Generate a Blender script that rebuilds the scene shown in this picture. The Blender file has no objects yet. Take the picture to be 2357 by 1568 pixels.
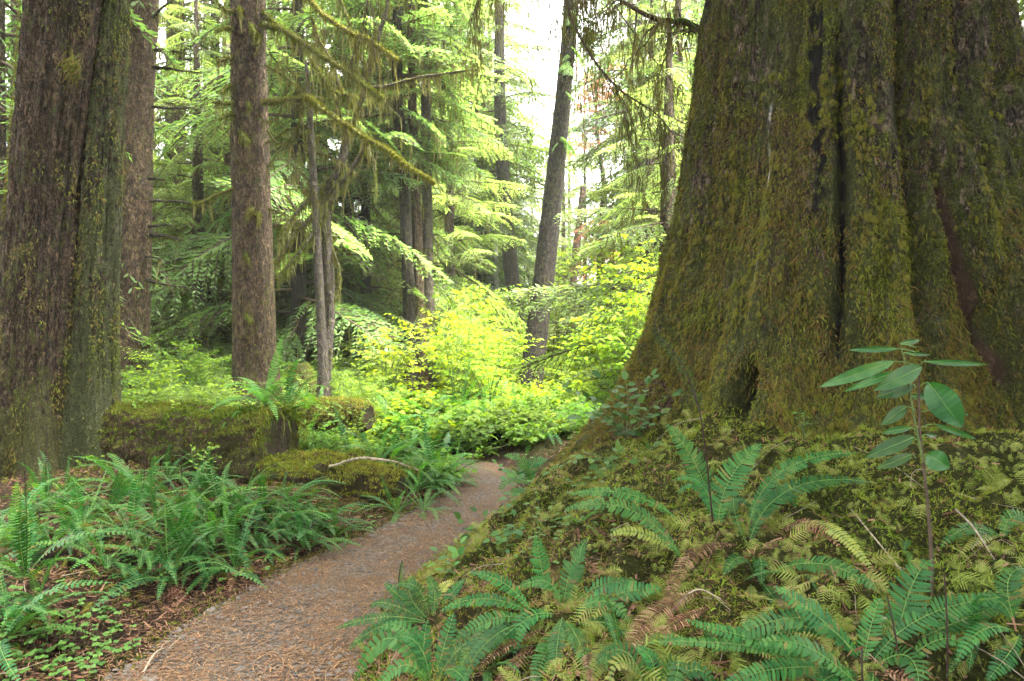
import bpy, math
import numpy as np
from mathutils import Vector, Matrix

sc = bpy.context.scene
COL = sc.collection
rng = np.random.default_rng(11)
R = math.radians

# ------------------------------------------------------------------ camera, sky, sun, exposure
EYE = 1.5
FOC = 1682.0                     # focal length in reference units (frame 2357 wide)
cam_d = bpy.data.cameras.new('camera')
cam = bpy.data.objects.new('camera', cam_d)
COL.objects.link(cam)
cam.location = (0, 0, EYE)
cam.rotation_euler = (R(90), 0, 0)
cam_d.sensor_width = 36.0
cam_d.lens = 36.0 * FOC / 2357.0
cam_d.clip_end = 500.0
cam_d.dof.use_dof = True
cam_d.dof.focus_distance = 5.2
cam_d.dof.aperture_fstop = 5.0
sc.camera = cam

SUN_EL, SUN_AZ = R(70), R(105)    # azimuth from +Y towards +X
world = bpy.data.worlds.new('World')
sc.world = world
world.use_nodes = True
wt = world.node_tree
bg = wt.nodes['Background']
sky = wt.nodes.new('ShaderNodeTexSky')
sky.sky_type = 'NISHITA'
sky.sun_disc = False
sky.sun_elevation = SUN_EL
sky.sun_rotation = SUN_AZ
sky.air_density = 1.0
sky.dust_density = 4.0
sky.ozone_density = 1.0
hsv = wt.nodes.new('ShaderNodeHueSaturation')    # overcast: the blue is mostly gone
hsv.inputs['Saturation'].default_value = 0.06
wt.links.new(sky.outputs[0], hsv.inputs['Color'])
wt.links.new(hsv.outputs[0], bg.inputs['Color'])
bg.inputs['Strength'].default_value = 0.15

sun_d = bpy.data.lights.new('sun', 'SUN')
sun_d.energy = 4.0
sun_d.angle = R(30)
sun_d.color = (1.0, 0.95, 0.85)
sun = bpy.data.objects.new('sun', sun_d)
COL.objects.link(sun)
sdir = Vector((math.sin(SUN_AZ) * math.cos(SUN_EL), math.cos(SUN_AZ) * math.cos(SUN_EL), math.sin(SUN_EL)))
sun.rotation_euler = sdir.to_track_quat('Z', 'Y').to_euler()
sun.location = (0, 0, 40)

sc.view_settings.view_transform = 'Standard'
sc.view_settings.look = 'None'
sc.view_settings.gamma = 1.0
sc.view_settings.exposure = 4.15
sc.cycles.max_bounces = 6
sc.cycles.diffuse_bounces = 4
sc.cycles.glossy_bounces = 2
sc.cycles.transmission_bounces = 4
sc.cycles.transparent_max_bounces = 4
sc.cycles.use_denoising = True
sc.cycles.volume_bounces = 1
sc.cycles.caustics_reflective = False
sc.cycles.caustics_refractive = False

# ------------------------------------------------------------------ numeric helpers
def sstep(a, b, x):
    t = np.clip((np.asarray(x, float) - a) / (b - a), 0, 1)
    return t * t * (3 - 2 * t)

def _hash(ix, iy, iz, seed):
    n = (ix.astype(np.int64) * 374761393 + iy.astype(np.int64) * 668265263 + iz.astype(np.int64) * 1274126177 + seed * 974711) & 0xffffffff
    n = ((n ^ (n >> 13)) * 1274126177) & 0xffffffff
    n = (n ^ (n >> 16)) & 0xffffffff
    n = (n * 2246822519) & 0xffffffff
    n = n ^ (n >> 15)
    return (n & 0xffffff) / float(0xffffff)

def vnoise(P, seed=0):
    P = np.asarray(P, float)
    I = np.floor(P).astype(np.int64)
    f = P - I
    f = f * f * (3 - 2 * f)
    out = 0
    for dx in (0, 1):
        wx = f[:, 0] if dx else 1 - f[:, 0]
        for dy in (0, 1):
            wy = f[:, 1] if dy else 1 - f[:, 1]
            for dz in (0, 1):
                wz = f[:, 2] if dz else 1 - f[:, 2]
                out = out + wx * wy * wz * _hash(I[:, 0] + dx, I[:, 1] + dy, I[:, 2] + dz, seed)
    return out * 2 - 1

def fbm(P, octv=3, seed=0):
    P = np.asarray(P, float)
    s, a, t = 0, 1.0, 0
    for o in range(octv):
        s = s + a * vnoise(P * (2 ** o), seed + o * 17)
        t += a
        a *= 0.5
    return s / t

def nrm(v):
    v = np.asarray(v, float)
    return v / np.maximum(np.linalg.norm(v, axis=-1, keepdims=True), 1e-9)

def px(x, y, d):
    """a point at depth d along the viewing direction of the photo's pixel (2357-wide)"""
    return np.array([(x - 1178.5) / FOC * d, d, EYE - (y - 784.0) / FOC * d])

def catmull(pts, n):
    p = np.asarray(pts, float)
    if len(p) == 2:
        t = np.linspace(0, 1, n)[:, None]
        return p[0] * (1 - t) + p[1] * t
    p = np.vstack([2 * p[0] - p[1], p, 2 * p[-1] - p[-2]])
    m = len(p) - 3
    u = np.linspace(0, m, n)
    i = np.minimum(u.astype(int), m - 1)
    t = (u - i)[:, None]
    a, b, c, d = p[i], p[i + 1], p[i + 2], p[i + 3]
    return 0.5 * (2 * b + (c - a) * t + (2 * a - 5 * b + 4 * c - d) * t ** 2 + (3 * b - a - 3 * c + d) * t ** 3)

class MB:
    """collects quads / tris with material slots and builds ONE mesh"""
    def __init__(s):
        s.V, s.F, s.M, s.n = [], [], [], 0
    def add(s, V, F, m=0):
        if len(V) == 0:
            return
        V = np.asarray(V, float)
        F = np.asarray(F, np.int64)
        if F.shape[1] == 3:
            F = np.hstack([F, -np.ones((len(F), 1), np.int64) - s.n])
        s.V.append(V)
        s.F.append(F + s.n)
        s.M.append(np.full(len(F), m, np.int32))
        s.n += len(V)
    def data(s):
        return np.vstack(s.V), np.vstack(s.F), np.concatenate(s.M)
    def merge(s, other, f=None, m=None):
        if not other.V:
            return
        V, F, M = other.data()
        if f is not None:
            V = f(V)
        s.V.append(V)
        F2 = F + s.n
        F2[F < 0] = -1
        s.F.append(F2)
        s.M.append(M if m is None else np.full(len(M), m, np.int32))
        s.n += len(V)
    def mesh(s, name, mats, smooth=False, origin=(0, 0, 0), attrs=None):
        V, F, M = s.data()
        V = V - np.asarray(origin, float)
        me = bpy.data.meshes.new(name)
        tri = F[:, 3] < 0
        tot = np.where(tri, 3, 4).astype(np.int32)
        flat = F.ravel()
        flat = flat[flat >= 0].astype(np.int32)
        me.vertices.add(len(V))
        me.vertices.foreach_set('co', V.astype(np.float32).ravel())
        me.loops.add(len(flat))
        me.loops.foreach_set('vertex_index', flat)
        me.polygons.add(len(F))
        st = np.concatenate([[0], np.cumsum(tot)[:-1]]).astype(np.int32)
        me.polygons.foreach_set('loop_start', st)
        me.polygons.foreach_set('loop_total', tot)
        me.polygons.foreach_set('material_index', M)
        if smooth:
            me.polygons.foreach_set('use_smooth', np.ones(len(F), bool))
        for m in mats:
            me.materials.append(m)
        if attrs:
            for k, a in attrs.items():
                at = me.attributes.new(k, 'FLOAT', 'POINT')
                at.data.foreach_set('value', np.asarray(a, np.float32))
        me.update(calc_edges=True)
        return me

def link(name, me, parent=None):
    o = bpy.data.objects.new(name, me)
    COL.objects.link(o)
    if parent is not None:
        o.parent = parent
    return o

def tag(o, label=None, cat=None, group=None, kind=None):
    if label: o['label'] = label
    if cat: o['category'] = cat
    if group: o['group'] = group
    if kind: o['kind'] = kind
    return o

def empty(name, loc, label=None, cat=None, group=None, rz=0.0):
    o = bpy.data.objects.new(name, None)
    o.empty_display_size = 0.1
    COL.objects.link(o)
    o.location = tuple(float(c) for c in loc)
    o.rotation_euler = (0, 0, rz)
    return tag(o, label, cat, group)

def tube(pts, rad, n=6, cap=False):
    pts = np.asarray(pts, float)
    k = len(pts)
    rad = np.broadcast_to(np.asarray(rad, float), (k,)) if np.ndim(rad) < 2 else np.asarray(rad, float)
    T = nrm(np.gradient(pts, axis=0))
    ref = np.array([0, 0, 1.0])
    if abs(nrm((pts[-1] - pts[0])[None])[0, 2]) > 0.8:
        ref = np.array([1.0, 0, 0])
    A = nrm(np.cross(T, ref))
    B = np.cross(T, A)
    th = np.linspace(0, 2 * np.pi, n, endpoint=False)
    ring = np.cos(th)[None, :, None] * A[:, None, :] + np.sin(th)[None, :, None] * B[:, None, :]
    r = rad[:, None, None] if rad.ndim == 1 else rad[:, :, None]
    V = (pts[:, None, :] + ring * r).reshape(-1, 3)
    i = np.arange(k - 1)[:, None] * n
    j = np.arange(n)[None, :]
    j2 = (j + 1) % n
    Q = np.stack([i + j, i + j2, i + n + j2, i + n + j], -1).reshape(-1, 4)
    return V, Q

def leaf_quads(B, D, N, L, W, mid=0.45):
    """flat diamond leaflets"""
    D = nrm(D); S = nrm(np.cross(D, N))
    L = np.asarray(L, float)[:, None]; W = np.asarray(W, float)[:, None]
    v0 = B; v2 = B + D * L
    v1 = B + D * L * mid + S * W * .5
    v3 = B + D * L * mid - S * W * .5
    n = len(B)
    V = np.stack([v0, v1, v2, v3], 1).reshape(-1, 3)
    return V, np.arange(4 * n).reshape(n, 4)

def leaf_ovals(B, D, N, L, W, fold=0.15, droop=0.2):
    """broad leaves: two folded halves of two quads each, sharing the midrib"""
    D = nrm(D); S = nrm(np.cross(D, N)); U = np.cross(S, D)
    L = np.asarray(L, float)[:, None]; W = np.asarray(W, float)[:, None]
    rib = [B, B + D * L * .5 + U * L * .03, B + D * L - U * L * droop]
    def side(t, w, sg):
        return B + D * L * t + sg * S * W * w + U * (W * fold - L * droop * t * t)
    v = [rib[0], rib[1], rib[2], side(.25, .42, 1), side(.62, .44, 1), side(.25, .42, -1), side(.62, .44, -1)]
    n = len(B)
    V = np.stack(v, 1).reshape(-1, 3)
    k = (np.arange(n) * 7)[:, None]
    Q = np.concatenate([k + np.array([[0, 3, 4, 1]]), k + np.array([[1, 0, 5, 6]])[:, [1, 0, 3, 2]]], 0)
    Q = Q.copy()
    T = np.concatenate([k + np.array([[1, 4, 2]]), k + np.array([[1, 2, 6]])], 0)
    return V, Q, T

def strands(B, D, L, W, N=None, taper=.25):
    n = len(B)
    D = nrm(D)
    a = rng.uniform(0, 2 * np.pi, n)
    if N is None:
        S = nrm(np.stack([np.cos(a), np.sin(a), 0 * a], 1))
    else:
        S = nrm(np.cross(D, N))
    L = np.asarray(L, float)[:, None]; W = np.asarray(W, float)[:, None]
    V = np.stack([B - S * W * .5, B + S * W * .5, B + D * L + S * W * taper, B + D * L - S * W * taper], 1).reshape(-1, 3)
    return V, np.arange(4 * n).reshape(n, 4)

def blades2(B, D1, D2, L, W, S):
    """curved strands of two quads"""
    n = len(B)
    D1, D2, S = nrm(D1), nrm(D2), nrm(S)
    L = np.asarray(L, float)[:, None]; W = np.asarray(W, float)[:, None]
    m = B + D1 * L * .5
    e = m + D2 * L * .5
    V = np.stack([B - S * W * .5, B + S * W * .5, m + S * W * .5, m - S * W * .5, e + S * W * .12, e - S * W * .12], 1).reshape(-1, 3)
    k = (np.arange(n) * 6)[:, None]
    return V, np.concatenate([k + np.array([[0, 1, 2, 3]]), k + np.array([[3, 2, 4, 5]])], 0)

# ------------------------------------------------------------------ materials
def newmat(name):
    m = bpy.data.materials.new(name)
    m.use_nodes = True
    nt = m.node_tree
    nt.nodes.clear()
    return m, nt, nt.nodes, nt.links

def ramp(nt, fac, stops):
    r = nt.nodes.new('ShaderNodeValToRGB')
    e = r.color_ramp.elements
    while len(e) < len(stops):
        e.new(0.5)
    for i, (p, c) in enumerate(stops):
        e[i].position = p
        e[i].color = (*c, 1) if len(c) == 3 else c
    nt.links.new(fac, r.inputs[0])
    return r.outputs[0]

def leaf_mat(name, cols, trans=0.4, tcol=None, rough=0.5, spec=0.3, patch=0.0, pscale=1.5, brown=None):
    m, nt, N, L = newmat(name)
    geo = N.new('ShaderNodeNewGeometry')
    oi = N.new('ShaderNodeObjectInfo')
    fac = geo.outputs['Random Per Island']
    if patch > 0:
        tc = N.new('ShaderNodeTexCoord')
        nz = N.new('ShaderNodeTexNoise'); nz.inputs['Scale'].default_value = pscale; nz.inputs['Detail'].default_value = 3
        L.new(tc.outputs['Object'], nz.inputs['Vector'])
        mr = N.new('ShaderNodeMapRange'); mr.inputs[1].default_value = .34; mr.inputs[2].default_value = .66
        L.new(nz.outputs[0], mr.inputs[0])
        mx = N.new('ShaderNodeMix'); mx.inputs[0].default_value = patch
        L.new(fac, mx.inputs[2]); L.new(mr.outputs[0], mx.inputs[3])
        fac = mx.outputs[0]
    k = len(cols)
    stops = [(i / max(k - 1, 1) * (.95 if brown else 1), col) for i, col in enumerate(cols)]
    if brown: stops.append((.975, brown))
    c = ramp(nt, fac, stops)
    h = N.new('ShaderNodeHueSaturation')
    mr = N.new('ShaderNodeMapRange'); mr.inputs[3].default_value = .7; mr.inputs[4].default_value = 1.35
    L.new(oi.outputs['Random'], mr.inputs[0]); L.new(mr.outputs[0], h.inputs['Value'])
    L.new(c, h.inputs['Color'])
    hm_ = N.new('ShaderNodeMath'); hm_.operation = 'MULTIPLY'; hm_.inputs[1].default_value = 37.3; L.new(oi.outputs['Random'], hm_.inputs[0])
    hf = N.new('ShaderNodeMath'); hf.operation = 'FRACT'; L.new(hm_.outputs[0], hf.inputs[0])
    hr = N.new('ShaderNodeMapRange'); hr.inputs[3].default_value = .472; hr.inputs[4].default_value = .512; L.new(hf.outputs[0], hr.inputs[0]); L.new(hr.outputs[0], h.inputs['Hue'])
    p = N.new('ShaderNodeBsdfPrincipled')
    p.inputs['Roughness'].default_value = rough
    p.inputs['Specular IOR Level'].default_value = spec
    L.new(h.outputs[0], p.inputs['Base Color'])
    out = N.new('ShaderNodeOutputMaterial')
    if trans > 0:
        t = N.new('ShaderNodeBsdfTranslucent')
        mt = N.new('ShaderNodeMix'); mt.data_type = 'RGBA'; mt.blend_type = 'MULTIPLY'; mt.inputs[0].default_value = 1
        mt.inputs[7].default_value = (*(tcol or (1.5, 1.4, .5)), 1)
        L.new(h.outputs[0], mt.inputs[6]); L.new(mt.outputs[2], t.inputs[0])
        ms = N.new('ShaderNodeMixShader'); ms.inputs[0].default_value = trans
        L.new(p.outputs[0], ms.inputs[1]); L.new(t.outputs[0], ms.inputs[2])
        L.new(ms.outputs[0], out.inputs[0])
    else:
        L.new(p.outputs[0], out.inputs[0])
    return m

def bark_mat(name, dark, mid, light, moss=(.05, .06, .012), moss_amt=.5, vs=1.0, low_moss=0.0, marks=False):
    m, nt, N, L = newmat(name)
    tc = N.new('ShaderNodeTexCoord')
    mp = N.new('ShaderNodeMapping'); mp.inputs['Scale'].default_value = (1, 1, .42)
    L.new(tc.outputs['Object'], mp.inputs[0])
    n1 = N.new('ShaderNodeTexNoise'); n1.inputs['Scale'].default_value = 30 * vs; n1.inputs['Detail'].default_value = 6; n1.inputs['Roughness'].default_value = .65
    L.new(mp.outputs[0], n1.inputs['Vector'])
    vo = N.new('ShaderNodeTexVoronoi'); vo.feature = 'DISTANCE_TO_EDGE'; vo.inputs['Scale'].default_value = 36 * vs
    wv = N.new('ShaderNodeVectorMath'); wv.operation = 'MULTIPLY_ADD'
    wv.inputs[1].default_value = (.26, .26, .26)
    L.new(n1.outputs['Color'], wv.inputs[0]); L.new(mp.outputs[0], wv.inputs[2])
    L.new(wv.outputs[0], vo.inputs['Vector'])
    crack = N.new('ShaderNodeMapRange'); crack.inputs[1].default_value = 0.0; crack.inputs[2].default_value = .22; crack.inputs[3].default_value = .0
    L.new(vo.outputs['Distance'], crack.inputs[0])
    n4 = N.new('ShaderNodeTexNoise'); n4.inputs['Scale'].default_value = 16 * vs; n4.inputs['Detail'].default_value = 4
    L.new(tc.outputs['Object'], n4.inputs['Vector'])
    hid = N.new('ShaderNodeMapRange'); hid.inputs[1].default_value = .56; hid.inputs[2].default_value = .70
    L.new(n4.outputs[0], hid.inputs[0])
    cmx = N.new('ShaderNodeMath'); cmx.operation = 'MAXIMUM'; L.new(crack.outputs[0], cmx.inputs[0]); L.new(hid.outputs[0], cmx.inputs[1])
    crack = cmx
    c = ramp(nt, n1.outputs[0], [(.28, dark), (.5, mid), (.72, light)])
    mxc = N.new('ShaderNodeMix'); mxc.data_type = 'RGBA'
    mxc.inputs[6].default_value = (dark[0] * .3, dark[1] * .3, dark[2] * .3, 1)
    L.new(crack.outputs[0], mxc.inputs[0]); L.new(c, mxc.inputs[7])
    # moss film in patches
    n2 = N.new('ShaderNodeTexNoise'); n2.inputs['Scale'].default_value = 2.2; n2.inputs['Detail'].default_value = 8; n2.inputs['Roughness'].default_value = .7
    mp2 = N.new('ShaderNodeMapping'); mp2.inputs['Scale'].default_value = (1, 1, .5)
    L.new(tc.outputs['Object'], mp2.inputs[0]); L.new(mp2.outputs[0], n2.inputs['Vector'])
    n5 = N.new('ShaderNodeTexNoise'); n5.inputs['Scale'].default_value = 34 * vs; n5.inputs['Detail'].default_value = 4
    L.new(mp2.outputs[0], n5.inputs['Vector'])
    mixn = N.new('ShaderNodeMix'); mixn.inputs[0].default_value = .5; L.new(n2.outputs[0], mixn.inputs[2]); L.new(n5.outputs[0], mixn.inputs[3])
    src = mixn.outputs[0]
    if low_moss:
        sx = N.new('ShaderNodeSeparateXYZ'); L.new(tc.outputs['Object'], sx.inputs[0])
        mz = N.new('ShaderNodeMapRange'); mz.inputs[1].default_value = 0; mz.inputs[2].default_value = 2.5; mz.inputs[3].default_value = low_moss; mz.inputs[4].default_value = 0
        L.new(sx.outputs['Z'], mz.inputs[0])
        ad = N.new('ShaderNodeMath'); ad.operation = 'ADD'
        L.new(src, ad.inputs[0]); L.new(mz.outputs[0], ad.inputs[1]); src = ad.outputs[0]
    mm = N.new('ShaderNodeMapRange'); mm.inputs[1].default_value = .66 - .34 * moss_amt; mm.inputs[2].default_value = .74 - .34 * moss_amt
    mm.inputs[4].default_value = .9
    L.new(src, mm.inputs[0])
    n3 = N.new('ShaderNodeTexNoise'); n3.inputs['Scale'].default_value = 60; n3.inputs['Detail'].default_value = 3
    L.new(tc.outputs['Object'], n3.inputs['Vector'])
    mc = ramp(nt, n3.outputs[0], [(.3, tuple(.45 * x for x in moss)), (.7, tuple(1.4 * x for x in moss))])
    mx2 = N.new('ShaderNodeMix'); mx2.data_type = 'RGBA'
    L.new(mm.outputs[0], mx2.inputs[0]); L.new(mxc.outputs[2], mx2.inputs[6]); L.new(mc, mx2.inputs[7])
    col = mx2.outputs[2]
    if marks:
        for an, cc in (('burn_shade', (.010, .008, .007)), ('resin', (.45, .45, .40)), ('red', (.06, .034, .022))):  # first colour is charring plus painted shade of fissure and hollow
            at = N.new('ShaderNodeAttribute'); at.attribute_name = an
            mk = N.new('ShaderNodeMix'); mk.data_type = 'RGBA'
            mk.inputs[7].default_value = (*cc, 1)
            L.new(at.outputs['Fac'], mk.inputs[0]); L.new(col, mk.inputs[6])
            col = mk.outputs[2]
    p = N.new('ShaderNodeBsdfPrincipled')
    p.inputs['Roughness'].default_value = .88
    p.inputs['Specular IOR Level'].default_value = .2
    L.new(col, p.inputs['Base Color'])
    ah = N.new('ShaderNodeMath'); ah.operation = 'MULTIPLY_ADD'; ah.inputs[1].default_value = .6
    L.new(crack.outputs[0], ah.inputs[0]); L.new(n1.outputs[0], ah.inputs[2])
    ah2 = N.new('ShaderNodeMath'); ah2.operation = 'MULTIPLY_ADD'; ah2.inputs[1].default_value = .5
    L.new(n3.outputs[0], ah2.inputs[0]); L.new(ah.outputs[0], ah2.inputs[2])
    b = N.new('ShaderNodeBump'); b.inputs['Strength'].default_value = 1.0; b.inputs['Distance'].default_value = .06
    L.new(ah2.outputs[0], b.inputs['Height']); L.new(b.outputs[0], p.inputs['Normal'])
    out = N.new('ShaderNodeOutputMaterial'); L.new(p.outputs[0], out.inputs[0])
    return m

def plain(name, col, rough=.8, var=.35, scale=30):
    m, nt, N, L = newmat(name)
    tc = N.new('ShaderNodeTexCoord')
    n1 = N.new('ShaderNodeTexNoise'); n1.inputs['Scale'].default_value = scale; n1.inputs['Detail'].default_value = 4
    L.new(tc.outputs['Object'], n1.inputs['Vector'])
    c = ramp(nt, n1.outputs[0], [(.3, tuple(x * (1 - var) for x in col)), (.7, tuple(x * (1 + var) for x in col))])
    p = N.new('ShaderNodeBsdfPrincipled'); p.inputs['Roughness'].default_value = rough; p.inputs['Specular IOR Level'].default_value = .2
    L.new(c, p.inputs['Base Color'])
    out = N.new('ShaderNodeOutputMaterial'); L.new(p.outputs[0], out.inputs[0])
    return m

M = {}
M['bark_giant'] = bark_mat('giant_bark', (.016, .010, .007), (.08, .056, .039), (.20, .15, .112), moss=(.055, .062, .012), moss_amt=.62, vs=.55, low_moss=.12, marks=True)
M['bark_twin'] = bark_mat('twin_bark', (.024, .014, .008), (.075, .046, .027), (.14, .092, .057), moss=(.065, .066, .016), moss_amt=.40, vs=.6, low_moss=.12)
M['bark_twin2'] = bark_mat('twin_side_bark', (.025, .018, .010), (.072, .052, .031), (.14, .105, .068), moss=(.075, .085, .03), moss_amt=.66, vs=.6, low_moss=.1)
M['bark_brown'] = bark_mat('brown_bark', (.032, .019, .010), (.105, .066, .036), (.18, .12, .07), moss=(.085, .075, .02), moss_amt=.36, vs=.5, low_moss=.06)
M['bark_far'] = bark_mat('far_bark', (.04, .026, .016), (.10, .070, .045), (.18, .13, .09), moss=(.07, .07, .02), moss_amt=.35, vs=.45)
M['bark_dark'] = bark_mat('dark_bark', (.015, .011, .008), (.045, .033, .024), (.09, .07, .055), moss=(.06, .06, .015), moss_amt=.4, vs=.55)
M['bark_grey'] = bark_mat('grey_bark', (.05, .04, .035), (.13, .105, .085), (.24, .20, .17), moss=(.08, .075, .02), moss_amt=.45, vs=.7)
M['bark_pale'] = plain('pale_bark', (.42, .40, .36), .8, .3, 20)
M['moss_limb'] = plain('mossy_limb', (.06, .055, .014), .95, .5, 40)
M['moss_fuzz'] = leaf_mat('moss_fuzz', [(.035, .045, .008), (.08, .10, .014), (.055, .058, .014), (.12, .14, .022)], trans=.3, tcol=(1.3, 1.2, .6), rough=.9, spec=.05, patch=.5, pscale=3)
M['moss_trunk'] = leaf_mat('moss_on_trunk', [(.020, .020, .006), (.052, .066, .010), (.10, .13, .018), (.115, .075, .025), (.05, .068, .012), (.125, .15, .025)], trans=.25, tcol=(1.2, 1.15, .6), rough=.9, spec=.05, patch=.6, pscale=1.6)
M['moss_ground'] = leaf_mat('moss_on_ground', [(.022, .032, .006), (.065, .10, .012), (.115, .17, .018), (.11, .085, .022), (.16, .22, .03), (.05, .055, .012)], trans=.25, tcol=(1.2, 1.2, .5), rough=.9, spec=.05, patch=.55, pscale=2.2)
M['moss_frond'] = leaf_mat('feather_moss', [(.028, .034, .010), (.07, .09, .016), (.125, .16, .035), (.16, .145, .055), (.085, .12, .018)], trans=.25, tcol=(1.2, 1.2, .5), rough=.9, spec=.05, patch=.5, pscale=4)
M['moss_tuft'] = leaf_mat('tufted_moss', [(.03, .03, .008), (.065, .075, .012), (.11, .125, .018), (.10, .075, .025), (.13, .145, .03)], trans=.25, tcol=(1.2, 1.2, .5), rough=.9, spec=.05, patch=.5, pscale=3)
M['lichen'] = leaf_mat('hanging_lichen', [(.07, .068, .022), (.13, .125, .045), (.10, .11, .03)], trans=.4, tcol=(1.2, 1.1, .7), rough=.9, spec=.05)
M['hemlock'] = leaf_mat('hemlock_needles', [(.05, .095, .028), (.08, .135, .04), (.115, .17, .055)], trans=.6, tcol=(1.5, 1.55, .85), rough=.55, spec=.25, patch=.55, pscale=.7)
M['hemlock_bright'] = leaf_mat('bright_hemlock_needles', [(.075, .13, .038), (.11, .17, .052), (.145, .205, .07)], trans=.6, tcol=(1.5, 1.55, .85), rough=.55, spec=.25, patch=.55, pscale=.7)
M['hemlock_dark'] = leaf_mat('dark_hemlock_needles', [(.012, .03, .01), (.028, .06, .016), (.05, .09, .022)], trans=.4, rough=.55, spec=.25, patch=.5, pscale=.8)
M['dead_needles'] = leaf_mat('dead_needles', [(.22, .12, .06), (.34, .20, .10), (.40, .28, .16)], trans=.4, tcol=(1.2, 1, .7), rough=.8, spec=.1)
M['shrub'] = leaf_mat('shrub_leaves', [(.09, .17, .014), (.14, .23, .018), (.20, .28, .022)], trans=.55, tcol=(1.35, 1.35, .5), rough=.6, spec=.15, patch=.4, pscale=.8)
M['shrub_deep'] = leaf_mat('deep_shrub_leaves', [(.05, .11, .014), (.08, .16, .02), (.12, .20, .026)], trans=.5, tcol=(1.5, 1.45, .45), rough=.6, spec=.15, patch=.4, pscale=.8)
M['huckle'] = leaf_mat('huckleberry_leaves', [(.03, .085, .02), (.045, .11, .025), (.065, .14, .025)], trans=.35, rough=.5, spec=.25)
M['sorrel'] = leaf_mat('sorrel_leaves', [(.028, .085, .014), (.045, .12, .018), (.065, .145, .026)], trans=.35, tcol=(1.3, 1.4, .5), rough=.5, spec=.3)
M['seedling'] = leaf_mat('seedling_leaves', [(.014, .06, .018), (.022, .08, .024), (.035, .095, .02)], trans=.3, tcol=(1.4, 1.6, .4), rough=.4, spec=.4, patch=.8, pscale=18)
M['fern'] = leaf_mat('fern_green', [(.012, .058, .014), (.018, .080, .019), (.030, .102, .022)], trans=.28, tcol=(1.3, 1.6, .35), rough=.45, spec=.16, brown=(.10, .075, .025))
M['fern_fresh'] = leaf_mat('fern_fresh_green', [(.04, .13, .025), (.055, .16, .03), (.075, .18, .03)], trans=.42, tcol=(1.4, 1.5, .35), rough=.55, spec=.2)
M['fern_yellow'] = leaf_mat('fern_yellow_green', [(.13, .16, .025), (.17, .19, .035), (.12, .15, .04)], trans=.3, rough=.5, spec=.3)
M['fern_dead'] = leaf_mat('fern_dead_brown', [(.06, .028, .016), (.13, .065, .036), (.22, .135, .085)], trans=.2, tcol=(1.2, 1, .7), rough=.75, spec=.15)
M['rachis'] = plain('fern_midrib', (.09, .17, .04), .5, .2)
M['rachis_dead'] = plain('fern_dead_midrib', (.06, .03, .018), .7, .2)
M['stalk'] = plain('dark_stalk', (.022, .010, .008), .55, .3)
M['stem'] = plain('green_stem', (.07, .10, .03), .6, .3)
M['twig'] = plain('brown_twig', (.055, .038, .026), .85, .4)
M['dry_stick'] = plain('dry_stick', (.20, .16, .12), .8, .4)
M['needle'] = leaf_mat('fallen_needles', [(.09, .048, .022), (.16, .092, .042), (.26, .17, .08), (.055, .033, .018)], trans=0, rough=.8, spec=.15)
M['pebble'] = leaf_mat('pebbles', [(.03, .026, .022), (.07, .06, .05), (.12, .105, .09), (.07, .05, .036)], trans=0, rough=.75, spec=.3)
M['hole'] = plain('hollow_dark', (.006, .005, .004), .95, .2)

# ------------------------------------------------------------------ terrain
CEN = np.array([(-1.55, -3), (-1.45, 0), (-1.30, 2.0), (-1.24, 3.22), (-1.19, 4.07), (-1.05, 4.7), (-.83, 5.3), (-.62, 5.95), (-.42, 6.6), (-.29, 7.3), (-.28, 8.0), (-.46, 8.6), (-.95, 9.1), (-1.8, 9.5), (-3.2, 10.0), (-5.5, 11.2), (-8, 13)])
HWD = np.array([.75, .72, .66, .55, .46, .41, .39, .38, .36, .31, .33, .34, .34, .34, .34, .36, .36])

def path_dist(x, y):
    """(distance outside the path edge, +1 on the right side)"""
    x = np.asarray(x, float).ravel(); y = np.asarray(y, float).ravel()
    best = np.full(x.shape, 1e9); side = np.ones(x.shape)
    for i in range(len(CEN) - 1):
        a, b = CEN[i], CEN[i + 1]
        ab = b - a
        t = np.clip(((x - a[0]) * ab[0] + (y - a[1]) * ab[1]) / (ab @ ab), 0, 1)
        dx = x - a[0] - t * ab[0]; dy = y - a[1] - t * ab[1]
        d = np.hypot(dx, dy) - (HWD[i] * (1 - t) + HWD[i + 1] * t)
        s = np.where(ab[0] * dy - ab[1] * dx > 0, -1.0, 1.0)
        c = d < best
        best = np.where(c, d, best); side = np.where(c, s, side)
    return best, side

GC = np.array([2.854, 6.235])      # giant tree axis

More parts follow.
